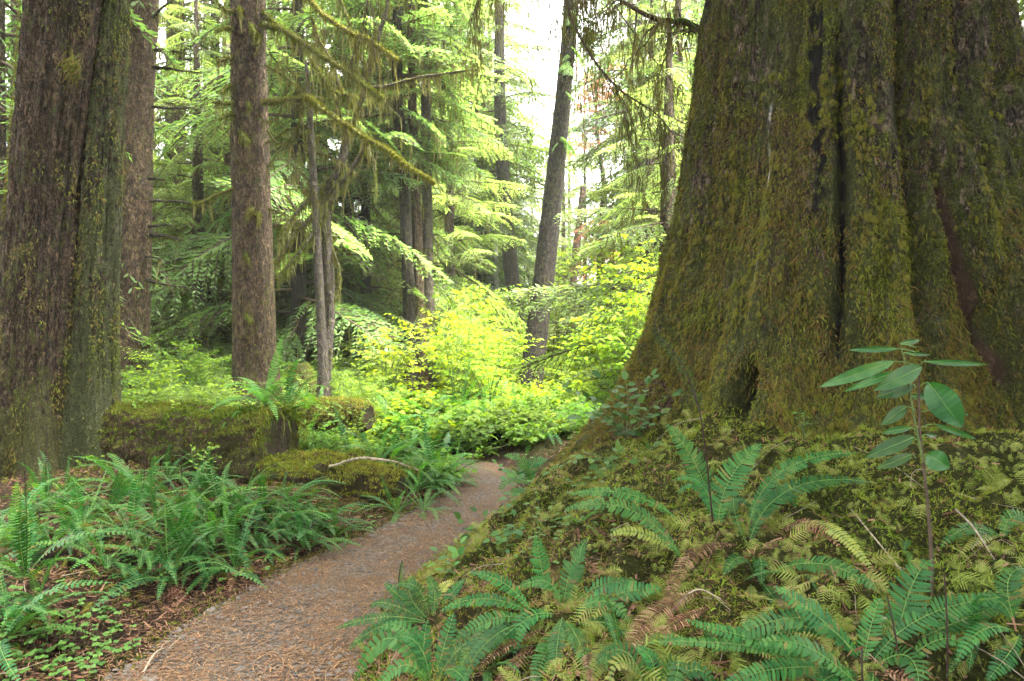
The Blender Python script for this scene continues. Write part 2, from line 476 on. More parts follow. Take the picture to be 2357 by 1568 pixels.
def H(x, y):
    x = np.asarray(x, float); y = np.asarray(y, float)
    shp = np.broadcast(x, y).shape
    x = np.broadcast_to(x, shp).ravel(); y = np.broadcast_to(y, shp).ravel()
    e, s = path_dist(x, y)
    Z = np.zeros_like(x)
    P = np.stack([x, y, 0 * x], 1)
    n1 = fbm(P * 1.1, 3, 5); n2 = fbm(P * 4.5, 3, 9)
    d = np.hypot(x - GC[0], y - GC[1])
    phg = np.degrees(np.arctan2(x - GC[0], -(y - GC[1])))
    mound = (1 - .5 * np.exp(-((phg + 96) / 24) ** 2)) * np.interp(d, [0, 1.9, 2.4, 2.84, 3.55, 4.0, 5, 7, 10], [.9, .84, .70, .52, .33, .23, .16, .12, .1])
    behind = sstep(7.2, 9.5, y)
    mound = mound * (1 - behind) + .14 * behind
    left = .22 + .05 * sstep(.8, 3.5, e)
    right = mound + .04
    far = sstep(8.5, 12, y)
    left = left * (1 - far) + .22 * far
    bank = np.where(s < 0, left, right)
    rise = np.where(s < 0, sstep(-.05, .95, e), sstep(-.05, .85, e))
    Z = bank * rise
    w = sstep(.0, .5, e)
    n3 = fbm(P * 3.0 + 5, 2, 19)
    lump = np.where(s > 0, .11, .03) * sstep(5.5, 3.5, d)
    bil = .42 - np.abs(fbm(P * 4.2 + 3, 2, 29)) * 1.6
    bil2 = .4 - np.abs(fbm(P * 10 + 1, 2, 39)) * 1.6
    near = sstep(12, 8, y)
    Z = Z + w * (n1 * .07 + n2 * .03 + n3 * lump + near * (bil * np.where(s > 0, .14, .06) + bil2 * np.where(s > 0, .040, .025)))
    Z = Z + sstep(14, 50, y) * (.3 * fbm(P * .12, 2, 3))
    return Z.reshape(shp)

def h1(x, y):
    return float(H(np.array([x]), np.array([y]))[0])

def G(x, y, dmin=1.6, dmax=45):
    """ground point seen at the photo pixel"""
    d = np.arange(dmin, dmax, .02)
    X = (x - 1178.5) / FOC * d
    Z = EYE - (y - 784.0) / FOC * d
    hit = np.nonzero(Z <= H(X, d))[0]
    k = hit[0] if len(hit) else len(d) - 1
    return np.array([X[k], d[k], Z[k]])

gx = 85 * np.sinh(5 * np.linspace(-1, 1, 460)) / np.sinh(5)
sy = np.linspace(-.62, 1, 400)
gy = 4.2 + 125 * np.sinh(5 * sy) / np.sinh(5)
XX, YY = np.meshgrid(gx, gy)
ZZ = H(XX, YY)
e_, s_ = path_dist(XX, YY)
e_ = e_.reshape(XX.shape); s_ = s_.reshape(XX.shape)
ZZ = ZZ - .03 * (1 - sstep(-.10, .0, e_))
mb = MB()
ny, nx = XX.shape
ii = (np.arange(ny - 1)[:, None] * nx + np.arange(nx - 1)[None]).ravel()
mb.add(np.stack([XX.ravel(), YY.ravel(), ZZ.ravel()], 1), np.stack([ii, ii + 1, ii + nx + 1, ii + nx], 1))
dG = np.hypot(XX - GC[0], YY - GC[1])
mossw = np.where(s_ > 0, sstep(4.8, 3.0, dG) * .9 + .25, .32) * sstep(.05, .35, e_)
mossw = np.clip(mossw + .25 * fbm(np.stack([XX.ravel(), YY.ravel(), 0 * XX.ravel()], 1) * 1.7, 3, 21).reshape(XX.shape), 0, 1)
mossw = np.maximum(mossw, sstep(10, 13, YY) * .8)

def ground_mat():
    m, nt, N, L = newmat('forest_floor')
    tc = N.new('ShaderNodeTexCoord')
    n1 = N.new('ShaderNodeTexNoise'); n1.inputs['Scale'].default_value = 35; n1.inputs['Detail'].default_value = 8; n1.inputs['Roughness'].default_value = .7
    L.new(tc.outputs['Object'], n1.inputs['Vector'])
    n2 = N.new('ShaderNodeTexNoise'); n2.inputs['Scale'].default_value = 6; n2.inputs['Detail'].default_value = 8; n2.inputs['Roughness'].default_value = .75
    L.new(tc.outputs['Object'], n2.inputs['Vector'])
    duff = ramp(nt, n1.outputs[0], [(.3, (.006, .004, .003)), (.5, (.024, .014, .009)), (.72, (.07, .042, .026))])  # soil darkened to paint shade into the gaps under the moss
    mo = ramp(nt, n1.outputs[0], [(.3, (.007, .008, .003)), (.52, (.028, .030, .007)), (.75, (.06, .062, .014))])  # moss base darkened likewise, as shade between the sprigs
    at = N.new('ShaderNodeAttribute'); at.attribute_name = 'moss'
    ad = N.new('ShaderNodeMath'); ad.operation = 'ADD'; L.new(at.outputs['Fac'], ad.inputs[0]); L.new(n2.outputs[0], ad.inputs[1])
    mr = N.new('ShaderNodeMapRange'); mr.inputs[1].default_value = .85; mr.inputs[2].default_value = 1.05
    L.new(ad.outputs[0], mr.inputs[0])
    mx = N.new('ShaderNodeMix'); mx.data_type = 'RGBA'
    L.new(mr.outputs[0], mx.inputs[0]); L.new(duff, mx.inputs[6]); L.new(mo, mx.inputs[7])
    p = N.new('ShaderNodeBsdfPrincipled'); p.inputs['Roughness'].default_value = .95; p.inputs['Specular IOR Level'].default_value = .1
    L.new(mx.outputs[2], p.inputs['Base Color'])
    b = N.new('ShaderNodeBump'); b.inputs['Distance'].default_value = .05; b.inputs['Strength'].default_value = 1
    L.new(n1.outputs[0], b.inputs['Height']); L.new(b.outputs[0], p.inputs['Normal'])
    out = N.new('ShaderNodeOutputMaterial'); L.new(p.outputs[0], out.inputs[0])
    return m
tag(link('ground', mb.mesh('ground', [ground_mat()], True, attrs={'moss': mossw.ravel()})), kind='structure')

# gravel path: a sheet just above the ground
def path_mat():
    m, nt, N, L = newmat('gravel_path')
    tc = N.new('ShaderNodeTexCoord')
    mp = N.new('ShaderNodeMapping'); mp.inputs['Rotation'].default_value = (0, 0, .5)
    L.new(tc.outputs['Object'], mp.inputs[0])
    vo = N.new('ShaderNodeTexVoronoi'); vo.inputs['Scale'].default_value = 75
    L.new(mp.outputs[0], vo.inputs['Vector'])
    vo2 = N.new('ShaderNodeTexVoronoi'); vo2.inputs['Scale'].default_value = 190
    L.new(mp.outputs[0], vo2.inputs['Vector'])
    n1 = N.new('ShaderNodeTexNoise'); n1.inputs['Scale'].default_value = 2.5; n1.inputs['Detail'].default_value = 7; n1.inputs['Roughness'].default_value = .7
    L.new(tc.outputs['Object'], n1.inputs['Vector'])
    g = N.new('ShaderNodeSeparateColor'); L.new(vo.outputs['Color'], g.inputs[0])
    g2 = N.new('ShaderNodeSeparateColor'); L.new(vo2.outputs['Color'], g2.inputs[0])
    grey = ramp(nt, g.outputs[0], [(0, (.03, .027, .024)), (.55, (.08, .073, .065)), (1, (.19, .178, .165))])
    need = ramp(nt, g2.outputs[0], [(0, (.034, .019, .011)), (.5, (.095, .056, .031)), (1, (.19, .12, .068))])
    ea = N.new('ShaderNodeAttribute'); ea.attribute_name = 'verge'
    em = N.new('ShaderNodeMath'); em.operation = 'MULTIPLY_ADD'; em.inputs[1].default_value = .22; L.new(ea.outputs['Fac'], em.inputs[0]); L.new(n1.outputs[0], em.inputs[2])
    mr = N.new('ShaderNodeMapRange'); mr.inputs[1].default_value = .44; mr.inputs[2].default_value = .66; mr.inputs[3].default_value = .28; mr.inputs[4].default_value = .95
    L.new(em.outputs[0], mr.inputs[0])
    mx = N.new('ShaderNodeMix'); mx.data_type = 'RGBA'
    L.new(mr.outputs[0], mx.inputs[0]); L.new(grey, mx.inputs[6]); L.new(need, mx.inputs[7])
    p = N.new('ShaderNodeBsdfPrincipled'); p.inputs['Roughness'].default_value = .9; p.inputs['Specular IOR Level'].default_value = .15
    L.new(mx.outputs[2], p.inputs['Base Color'])
    hsum = N.new('ShaderNodeMath'); hsum.operation = 'ADD'
    L.new(vo.outputs['Distance'], hsum.inputs[0]); L.new(vo2.outputs['Distance'], hsum.inputs[1])
    b = N.new('ShaderNodeBump'); b.inputs['Distance'].default_value = .012; b.inputs['Strength'].default_value = .9; b.invert = True
    L.new(hsum.outputs[0], b.inputs['Height']); L.new(b.outputs[0], p.inputs['Normal'])
    out = N.new('ShaderNodeOutputMaterial'); L.new(p.outputs[0], out.inputs[0])
    return m
c3 = catmull(np.hstack([CEN, HWD[:, None]]), 420)
tn = nrm(np.gradient(c3[:, :2], axis=0))
nr = np.stack([tn[:, 1], -tn[:, 0]], 1)
us = np.linspace(-1, 1, 41)
edge = 1 + .10 * fbm(np.stack([np.arange(420) * .12, np.zeros(420), np.zeros(420)], 1), 3, 2)
edge2 = 1 + .10 * fbm(np.stack([np.arange(420) * .12, np.zeros(420) + 9, np.zeros(420)], 1), 3, 2)
wid = c3[:, 2][:, None] * np.where(us[None] < 0, edge[:, None], edge2[:, None])
PX = c3[:, 0][:, None] + nr[:, 0][:, None] * us[None] * wid
PY = c3[:, 1][:, None] + nr[:, 1][:, None] * us[None] * wid
pn = fbm(np.stack([PX.ravel(), PY.ravel(), 0 * PX.ravel()], 1) * 2.2, 3, 31).reshape(PX.shape)
PZ = H(PX, PY) + .008 + .012 * pn * (1 - us[None] ** 2)
mb = MB()
ii = (np.arange(419)[:, None] * 41 + np.arange(40)[None]).ravel()
mb.add(np.stack([PX.ravel(), PY.ravel(), PZ.ravel()], 1), np.stack([ii, ii + 1, ii + 42, ii + 41], 1))
tag(link('path', mb.mesh('path', [path_mat()], True, attrs={'verge': np.abs(us)[None].repeat(420, 0).ravel()})), kind='structure')

# loose pebbles on the path
def stones(P, s, mat_i=0):
    n = len(P)
    base = np.array([(1, 0, 0), (.5, .87, .1), (-.5, .87, -.1), (-1, 0, .1), (-.5, -.87, 0), (.5, -.87, .1), (.5, .1, .75), (-.3, .4, .8), (-.3, -.4, .7)], float)
    quads = np.array([(0, 1, 7, 6), (2, 3, 8, 7), (4, 5, 6, 8)])
    tris = np.array([(1, 2, 7), (3, 4, 8), (5, 0, 6), (6, 7, 8)])
    a = rng.uniform(0, 6.28, n)
    V = base[None] * (1 + .3 * rng.uniform(-1, 1, (n, 9, 1)))
    V = V * s[:, None, None] * np.stack([np.ones(n), rng.uniform(.55, 1, n), rng.uniform(.35, .7, n)], 1)[:, None]
    c, si = np.cos(a)[:, None], np.sin(a)[:, None]
    x = V[:, :, 0] * c - V[:, :, 1] * si; y = V[:, :, 0] * si + V[:, :, 1] * c
    V = np.stack([x, y, V[:, :, 2]], 2) + P[:, None]
    k = (np.arange(n) * 9)[:, None, None]
    return V.reshape(-1, 3), (quads[None] + k).reshape(-1, 4), (tris[None] + k).reshape(-1, 3)
n = 9000
tt = rng.beta(1.0, 2.2, n) * 9.0 + 1.5
row = np.clip(np.searchsorted(c3[:, 1], tt), 0, 330)
uu = rng.uniform(-1, 1, n)
uu = np.where(rng.random(n) < .45, np.sign(uu) * (1 - np.abs(rng.normal(0, .22, n))), uu)
X = c3[row, 0] + nr[row, 0] * uu * c3[row, 2] * 1.03; Y = c3[row, 1] + nr[row, 1] * uu * c3[row, 2] * 1.03
s = np.exp(rng.normal(np.log(.0072), .5, n)).clip(.003, .028)
V, Q, T = stones(np.stack([X, Y, H(X, Y) + .010], 1), s)
mb = MB(); mb.add(V, Q)
mb.F.append(np.hstack([T, -np.ones((len(T), 1), np.int64)])); mb.M.append(np.zeros(len(T), np.int32))
tag(link('gravel', mb.mesh('gravel', [M['pebble']])), 'loose grey gravel and small stones strewn over the path', kind='stuff')

# fallen needles and bits over path and banks
n = 90000
X = rng.normal(-.2, 1.9, n); Y = 1.8 + rng.beta(1.1, 2.0, n) * 8
e, s = path_dist(X, Y)
k = (e < 2.2)
X, Y = X[k], Y[k]; n = len(X)
B = np.stack([X, Y, np.maximum(H(X, Y), 0) + .014], 1)
a = rng.uniform(0, 6.28, n)
D = np.stack([np.cos(a), np.sin(a), rng.normal(.05, .15, n)], 1)
mb = MB()
V, Q = strands(B, D, rng.uniform(.012, .05, n), rng.uniform(.002, .0055, n), np.tile([0, 0, 1.0], (n, 1)))
mb.add(V, Q)
tag(link('fallen_needles', mb.mesh('fallen_needles', [M['needle']])), 'rust brown conifer needles and bits littering the path and banks', kind='stuff')

def moss_frond_template():
    """a feather moss frond, 1 long along +X: a stem with side barbs"""
    mb = MB()
    t = np.linspace(0, 1, 5)
    c = np.stack([t, 0 * t, .35 * t - .55 * t ** 2], 1)
    for i in range(4):
        mb.add(np.array([c[i] + [0, .012, 0], c[i] - [0, .012, 0], c[i + 1] - [0, .01, 0], c[i + 1] + [0, .01, 0]]), np.array([[0, 1, 2, 3]]))
    for i, s in enumerate(np.linspace(.15, .95, 8)):
        b = np.array([np.interp(s, t, c[:, k]) for k in range(3)])
        l = .34 * math.sin(math.pi * (.12 + .8 * s)) + .06
        for sg in (1, -1):
            d = np.array([.55, .8 * sg, -.18]); d /= np.linalg.norm(d); q = np.array([-d[1], d[0], 0]) * .035
            mb.add(np.array([b - q, b + q, b + d * l + q * .3, b + d * l - q * .3]), np.array([[0, 1, 2, 3]]))
    V, F, _ = mb.data()
    return V, F
TV, TF = moss_frond_template()
def moss_fronds(P, nrml, s, down=0.0):
    n = len(P)
    a = rng.uniform(0, 6.28, n)
    Z = nrm(nrml + rng.normal(0, .55, (n, 3)))
    g = nrml * nrml[:, 2:3] - np.array([0, 0, 1.0])
    X = nrm(np.stack([np.cos(a), np.sin(a), 0 * a], 1) * (1 - .6 * (down > 0)) + down * nrm(g)); X = nrm(X - np.sum(X * Z, 1)[:, None] * Z); Y = np.cross(Z, X)
    V = TV[None, :, 0, None] * X[:, None] + TV[None, :, 1, None] * Y[:, None] + TV[None, :, 2, None] * Z[:, None]
    V = V * s[:, None, None] + P[:, None]
    F = TF[None] + (np.arange(n) * len(TV))[:, None, None]
    return V.reshape(-1, 3), F.reshape(-1, 4)

# ------------------------------------------------------------------ tree builders
def trunk_mesh(axis, radii, nseg=24, nz=60, amp=.03, freq=7.0, seed=0, flare=0.0, flare_h=.5, lobes=5):
    """a bark-ridged trunk along an axis polyline; flare widens the foot into root lobes"""
    A = catmull(np.hstack([np.asarray(axis, float), np.asarray(radii, float)[:, None]]), nz)
    pts, r0 = A[:, :3], A[:, 3]
    th = np.linspace(0, 2 * np.pi, nseg, endpoint=False)
    h = pts[:, 2] - pts[:, 2].min()
    T, Z = np.meshgrid(th, pts[:, 2])
    Rr = np.repeat(r0[:, None], nseg, 1)
    P = np.stack([np.cos(T).ravel() * freq * .5, np.sin(T).ravel() * freq * .5, Z.ravel() * .6], 1)
    ridge = fbm(P, 3, seed)
    ridge = (1 - np.abs(ridge) * 2.2)
    fine = fbm(np.stack([np.cos(T).ravel() * freq * 1.4, np.sin(T).ravel() * freq * 1.4, Z.ravel() * 3.2], 1), 2, seed + 7).reshape(Rr.shape)
    P2 = np.stack([np.cos(T).ravel() * 1.2, np.sin(T).ravel() * 1.2, Z.ravel() * .5], 1)
    big = fbm(P2, 2, seed + 3)
    Rr = Rr * (1 + .08 * big.reshape(Rr.shape)) + amp * ridge.reshape(Rr.shape) + amp * .7 * fine
    if flare:
        k = np.exp(-h / flare_h)[:, None]
        lob = .55 + .45 * np.cos(lobes * T + seed + .8 * np.sin(2 * T))
        Rr = Rr + flare * k * lob
    return tube(pts, Rr, nseg)

def bough(seed, nside=9, dens=1.0, droop=.35, wide=.42, lw=.36, ls=1.0):
    """a flat drooping conifer spray, 1 long, along +X. returns (needles, wood, mossbase pts)"""
    r = np.random.default_rng(seed)
    t = np.linspace(0, 1, 9)
    yb = r.uniform(-.08, .08)
    ax = np.stack([t, yb * np.sin(t * 3), .10 * t - droop * t ** 2], 1)
    ts = np.linspace(.14, .97, nside * 2) + r.uniform(-.02, .02, nside * 2)
    LB, LD, LL, LW, TW = [], [], [], [], []
    f = lambda u: np.array([np.interp(u, t, ax[:, i]) for i in range(3)])
    for i, u in enumerate(ts):
        sg = 1 if i % 2 else -1
        l = (wide * (1 - u) ** .65 * (.35 + .65 * min(1, u * 3)) + .07) * r.uniform(.75, 1.15)
        an = R(r.uniform(42, 66))
        d = np.array([math.cos(an), sg * math.sin(an), -.15])
        b = f(u)
        m = max(2, int(l / .045 * dens))
        s = np.linspace(.08, 1, m)
        pts = b + d * l * s[:, None] + np.stack([0 * s, 0 * s, -.35 * l * s ** 2], 1)
        TW.append(np.vstack([b, pts[-1]]))
        for sd in (-1, 1):
            a2 = an * sg + sd * R(38)
            dd = np.array([math.cos(a2), math.sin(a2), -.22])
            LB.append(pts); LD.append(np.tile(dd, (m, 1)) + r.normal(0, .18, (m, 3)))
            LL.append((.075 * (1 - .5 * s) + .02) * r.uniform(.7, 1.2, m) * ls)
    m = int(16 * dens)
    s = np.linspace(.4, 1, m)
    ctr = np.stack([np.interp(s, t, ax[:, i]) for i in range(3)], 1)
    for sd in (-1, 1):
        LB.append(ctr); LD.append(np.tile([.75, .65 * sd, -.2], (m, 1)) + r.normal(0, .15, (m, 3))); LL.append(r.uniform(.05, .09, m))
    LB, LD, LL = np.vstack(LB), np.vstack(LD), np.concatenate(LL)
    Nn = np.array([0, 0, 1.0]) + r.normal(0, .45, LB.shape)
    V, Q = leaf_quads(LB, LD, Nn, LL, LL * lw, .5)
    mb = MB(); mb.add(V, Q, 0)
    V, Q = tube(ax, np.linspace(.012, .003, 9), 4); mb.add(V, Q, 1)
    for w in TW[::1]:
        V, Q = tube(np.vstack([w[0], (w[0] + w[1]) / 2 + [0, 0, .01], w[1]]), [.004, .003, .0015], 3); mb.add(V, Q, 1)
    return mb.data(), ax

BOUGHS = [bough(100 + i, 12, 1.05, .22 + .06 * (i % 4), .40) for i in range(6)]
BOUGHS_NEAR = [bough(170 + i, 14, 2.0, .24 + .06 * (i % 4), .40, .30, .6) for i in range(6)]
BOUGHS_THIN = [bough(150 + i, 9, .9, .22 + .07 * (i % 4), .40, .24) for i in range(6)]
BOUGHS_FINE = [bough(200 + i, 15, 1.7, .25 + .06 * (i % 4), .36) for i in range(5)]

def place_bough(mb, tmpl, origin, az, L, pitch=0.0, roll=0.0):
    (V, F, Mi), ax = tmpl
    cr, sr = math.cos(roll), math.sin(roll)
    V = V.copy()
    y = V[:, 1] * cr - V[:, 2] * sr; z = V[:, 1] * sr + V[:, 2] * cr
    V = np.stack([V[:, 0], y, z], 1) * L
    cp, sp = math.cos(pitch), math.sin(pitch)
    x = V[:, 0] * cp - V[:, 2] * sp; z = V[:, 0] * sp + V[:, 2] * cp
    ca, sa = math.cos(az), math.sin(az)
    W = np.stack([x * ca - V[:, 1] * sa, x * sa + V[:, 1] * ca, z], 1) + np.asarray(origin)
    F2 = F + mb.n; F2[F < 0] = -1
    mb.V.append(W); mb.F.append(F2); mb.M.append(Mi); mb.n += len(W)
    return W[F[Mi == 1][:, 0]] if (Mi == 1).any() else W

def crown(seed, zlo, zhi, rmax, nb, tmpl=BOUGHS, shape='cone', moss=0, axis_r=.12, gap=None):
    """foliage of a conifer round the z axis; returns an MB with slots needles, wood, lichen"""
    r = np.random.default_rng(seed)
    mb = MB()
    mossb = []
    for i in range(nb):
        u = (i + r.uniform(0, 1)) / nb
        z = zlo + (zhi - zlo) * u
        if shape == 'tall':
            L = rmax * min(1, 1.5 * (1 - u) ** .7) * r.uniform(.55, 1.1) + .3
        elif shape == 'cone':
            L = rmax * (1 - u) ** .8 * r.uniform(.65, 1.1) + .35
        else:
            L = rmax * (.55 + .45 * math.sin(math.pi * min(1, u * 1.1 + .1))) * r.uniform(.6, 1.1)
        az = i * 2.399 + r.uniform(-.5, .5)
        if gap and gap[0] < math.degrees(az) % 360 < gap[1] and r.random() < .85: continue
        o = np.array([math.cos(az) * axis_r * .5, math.sin(az) * axis_r * .5, z])
        W = place_bough(mb, tmpl[r.integers(len(tmpl))], o, az, L, r.uniform(-.45, .18), r.uniform(-.5, .5))
        if moss:
            mossb.append(W[r.integers(0, len(W), max(1, int(moss * L)))])
    if moss:
        B = np.vstack(mossb)
        D = np.tile([0, 0, -1.0], (len(B), 1)) + r.normal(0, .12, (len(B), 3))
        V, Q = strands(B, D, r.gamma(2, .09, len(B)) + .05, r.uniform(.012, .035, len(B)))
        mb.add(V, Q, 2)
    return mb

def mossy_limb(name, pts, r0, r1, root, org, fuzz=260, hang=40, hlen=.16, bark='moss_limb', fuzzw=.012, n=40, wob=.02):
    """a limb with a coat of moss, as ONE child mesh of its tree"""
    p = catmull(pts, n)
    L = np.sum(np.linalg.norm(np.diff(p, axis=0), axis=1))
    p = p + wob * np.stack([fbm(np.stack([p[:, 0] * 4, p[:, 2] * 4, np.full(n, k * 7.)], 1), 2, 3) for k in range(3)], 1)
    rr = np.linspace(r0, r1, n) * (1 + .35 * fbm(np.stack([p[:, 0] * 6, p[:, 1] * 6, p[:, 2] * 6], 1), 2, 8))
    mb = MB()
    V, Q = tube(p, rr, 7); mb.add(V, Q, 0)
    m = int(fuzz * L)
    if m:
        i = rng.integers(0, n, m)
        a = nrm(rng.normal(0, 1, (m, 3)) + np.array([0, 0, .25]))
        B = p[i] + a * rr[i][:, None] * .8 + rng.normal(0, .012, (m, 3))
        V, Q = strands(B, a + np.array([0, 0, -.5]) + rng.normal(0, .5, (m, 3)), rng.uniform(.02, .055, m), np.full(m, fuzzw))
        mb.add(V, Q, 1)
    m = int(hang * L)
    if m:
        i = rng.integers(0, n, m)
        V, Q = strands(p[i] + rng.normal(0, .01, (m, 3)), np.tile([0, 0, -1.0], (m, 1)) + rng.normal(0, .13, (m, 3)), rng.gamma(2, hlen / 2, m) + .03, rng.uniform(.008, .024, m))
        mb.add(V, Q, 2)
    return link(name, mb.mesh(name, [M[bark], M['moss_fuzz'], M['lichen']], False, org), root), p

def twig_spray(mb, p0, p1, n=14, l=.35, r=.004, m=0):
    """fine side twigs along a straight stretch"""
    p0, p1 = np.asarray(p0), np.asarray(p1)
    d = nrm((p1 - p0)[None])[0]
    for i in range(n):
        u = rng.uniform(.1, 1)
        b = p0 + (p1 - p0) * u
        v = nrm((d * .6 + rng.normal(0, .5, 3) + np.array([0, 0, -.25]))[None])[0]
        ll = l * rng.uniform(.4, 1.2)
        q = np.vstack([b, b + v * ll * .5 + rng.normal(0, .02, 3), b + v * ll + np.array([0, 0, -.12 * ll])])
        V, Q = tube(q, [r, r * .7, r * .3], 3); mb.add(V, Q, m)

# ------------------------------------------------------------------ the giant spruce by the path
gz = [-.6, -.1, .16, .47, .82, 1.13, 1.5, 2.52, 3.37, 4.53, 8, 16, 26]
gl = [3.1, 2.98, 2.76, 2.47, 2.14, 1.83, 1.62, 1.36, 1.24, 1.10, .98, .75, .3]      # towards the path
gf = [2.6, 2.35, 2.20, 1.98, 1.76, 1.60, 1.48, 1.30, 1.20, 1.10, .98, .75, .3]      # towards the camera
gb = [2.9, 2.6, 2.45, 2.25, 2.05, 1.85, 1.68, 1.40, 1.26, 1.11, .98, .75, .3]       # far right
def gauss(x, c, w):
    return np.exp(-((x - c) / w) ** 2)
def giant_r(phi, z):
    """radius of the giant at angle phi (degrees, 0 = -Y, -90 = -X) and height z; also marks"""
    rl, rf, rb = np.interp(z, gz, gl), np.interp(z, gz, gf), np.interp(z, gz, gb)
    wl = gauss(phi, -106, 34)
    wr = sstep(0, 55, phi)
    r = rf + (rl - rf) * wl + (rb - rf) * wr
    ph = np.radians(phi)
    P = np.stack([np.sin(ph) * 1.8, np.cos(ph) * 1.8, z * .35], 1)
    wob = 5 * fbm(np.stack([z * 1.3, z * 0, z * 0], 1), 2, 77)
    lowk = np.exp(-np.maximum(z - .6, 0) / 1.6)
    r = r + .10 * fbm(P, 2, 41) +   .19 * lowk * np.cos(ph * 9 + .6 + .3 * np.sin(z * 1.2))
    P1 = np.stack([np.sin(ph) * 9, np.cos(ph) * 9, z * .9], 1)
    rg = fbm(P1, 3, 51)
    r = r + .075 * (.35 - np.abs(rg))
    P2 = np.stack([np.sin(ph) * 30, np.cos(ph) * 30, z * 5], 1)
    r = r + .024 * fbm(P2, 3, 61)
    P3 = np.stack([np.sin(ph) * 8, np.cos(ph) * 8, z * 4.5], 1)
    lump = fbm(P3, 3, 71)
    r = r + .11 * np.exp(-np.maximum(z - .9, 0) / .9) * lump
    rg2 = fbm(np.stack([np.sin(ph) * 22, np.cos(ph) * 22, z * 1.8], 1), 3, 53)
    r = r + .05 * (.3 - np.abs(rg2)) * sstep(.6, 1.6, z)
    # fissures
    def zwin(a, b, s=.25):
        return sstep(a - s, a + s, z) * (1 - sstep(b - s, b + s, z))
    fis = gauss(phi, -26 + .4 * wob, 1.7) * zwin(1.3, 3.6) * (.19 + .12 * rg)
    burn_g = gauss(phi, -32.5 + .5 * wob - 1.2 * (z - 3), 2.4) * zwin(2.3, 4.3, .2)
    cre = gauss(phi, -5.5 + .3 * wob, 3.6) * zwin(.4, 9, .4) * .22
    step = sstep(-8, -4, phi + .3 * wob) * (1 - sstep(4, 26, phi)) * .10 * zwin(.5, 9, .4)
    arc = gauss(phi, 9 + 9 * (3.0 - z), 5.0) * zwin(1.2, 2.9, .3) * .16      # the root that curves away to the right
    arc2 = gauss(phi, 9 + 9 * (3.0 - z) - 7.5, 2.4) * zwin(1.2, 2.7, .2) * .12
    hol = np.exp(-((phi + 47.5 - 2.5 * (z - 1)) / 2.3) ** 2 - ((z - 1.02) / .25) ** 2)
    r = r - fis - .05 * burn_g - cre - step + arc - arc2 - .62 * np.minimum(hol * 1.5, 1)
    for pc, dep, w in ((-72, .07, 2.2), (-59, .05, 2), (-40, .05, 1.6), (-15, .06, 1.8), (-86, .06, 2.2), (18, .08, 2.4), (32, .08, 3), (-120, .1, 3)):
        r = r - dep * gauss(phi, pc + wob * .8, w) * (.6 + .8 * fbm(np.stack([z * 1.2, z * 0 + pc, z * 0], 1), 2, 5))
    nb = fbm(np.stack([phi * .35, z * 9, z * 0], 1), 3, 15)
    burn_shade = np.clip(sstep(.4, .75, burn_g * (.85 + 1.5 * nb) * (1.2 + 1.2 * rg)) + sstep(.45, .8, gauss(phi, -26 + .4 * wob, 1.3) * zwin(1.4, 3.4) * (1 + 1.2 * nb)), 0, 1)  # charred strip, and the fissure's deep shade painted black
    burn_shade = np.maximum(burn_shade, sstep(.2, .5, hol))  # the hollow's inner shade is painted black too
    res = gauss(phi, -48.5 + .3 * wob, .42) * zwin(1.45, 3.3, .3) * sstep(-.05, .3, fbm(np.stack([phi * 2, z * 10, z * 0], 1), 3, 25))
    red = sstep(.15, .4, fbm(np.stack([phi * .12, z * .7, z * 0], 1), 3, 35)) * .25 * sstep(-.1, .25, rg) * (phi > -45)
    red = np.maximum(red, sstep(.3, .7, gauss(phi, 9 + 9 * (3.0 - z) - 7, 2.0) * zwin(1.2, 2.6, .2)))
    red = np.maximum(red, .9 * sstep(.25, .6, gauss(phi, -88, 11) * zwin(-.3, .42, .12) * (1 + .8 * nb)))
    return r, burn_shade, np.clip(res, 0, 1), red

def giant_pt(phi, z, off=0.0):
    r = giant_r(phi, z)[0] + off
    a = np.radians(phi)
    return np.stack([GC[0] + r * np.sin(a), GC[1] - r * np.cos(a), z], 1)

gorg = np.array([GC[0], GC[1], .6])
giant = empty('giant_spruce', gorg, 'colossal mossy spruce with flared buttress roots on a mossy mound beside the path', 'tree')
ph = np.concatenate([np.linspace(-150, 62, 640), np.linspace(62, 210, 60)[1:-1]])
zz = np.concatenate([np.linspace(-.6, 5.2, 420), np.linspace(5.3, 26, 70)])
PH, ZZ2 = np.meshgrid(ph, zz)
r_, bu_, re_, rd_ = giant_r(PH.ravel(), ZZ2.ravel())
a_ = np.radians(PH.ravel())
V = np.stack([GC[0] + r_ * np.sin(a_), GC[1] - r_ * np.cos(a_), ZZ2.ravel()], 1)
npn = len(ph)
i = np.arange(len(zz) - 1)[:, None] * npn; j = np.arange(npn)[None]; j2 = (j + 1) % npn
mb = MB(); mb.add(V, np.stack([i + j, i + j2, i + npn + j2, i + npn + j], -1).reshape(-1, 4))
link('trunk', mb.mesh('giant_trunk', [M['bark_giant']], True, gorg, {'burn_shade': bu_, 'resin': re_, 'red': rd_}), giant)

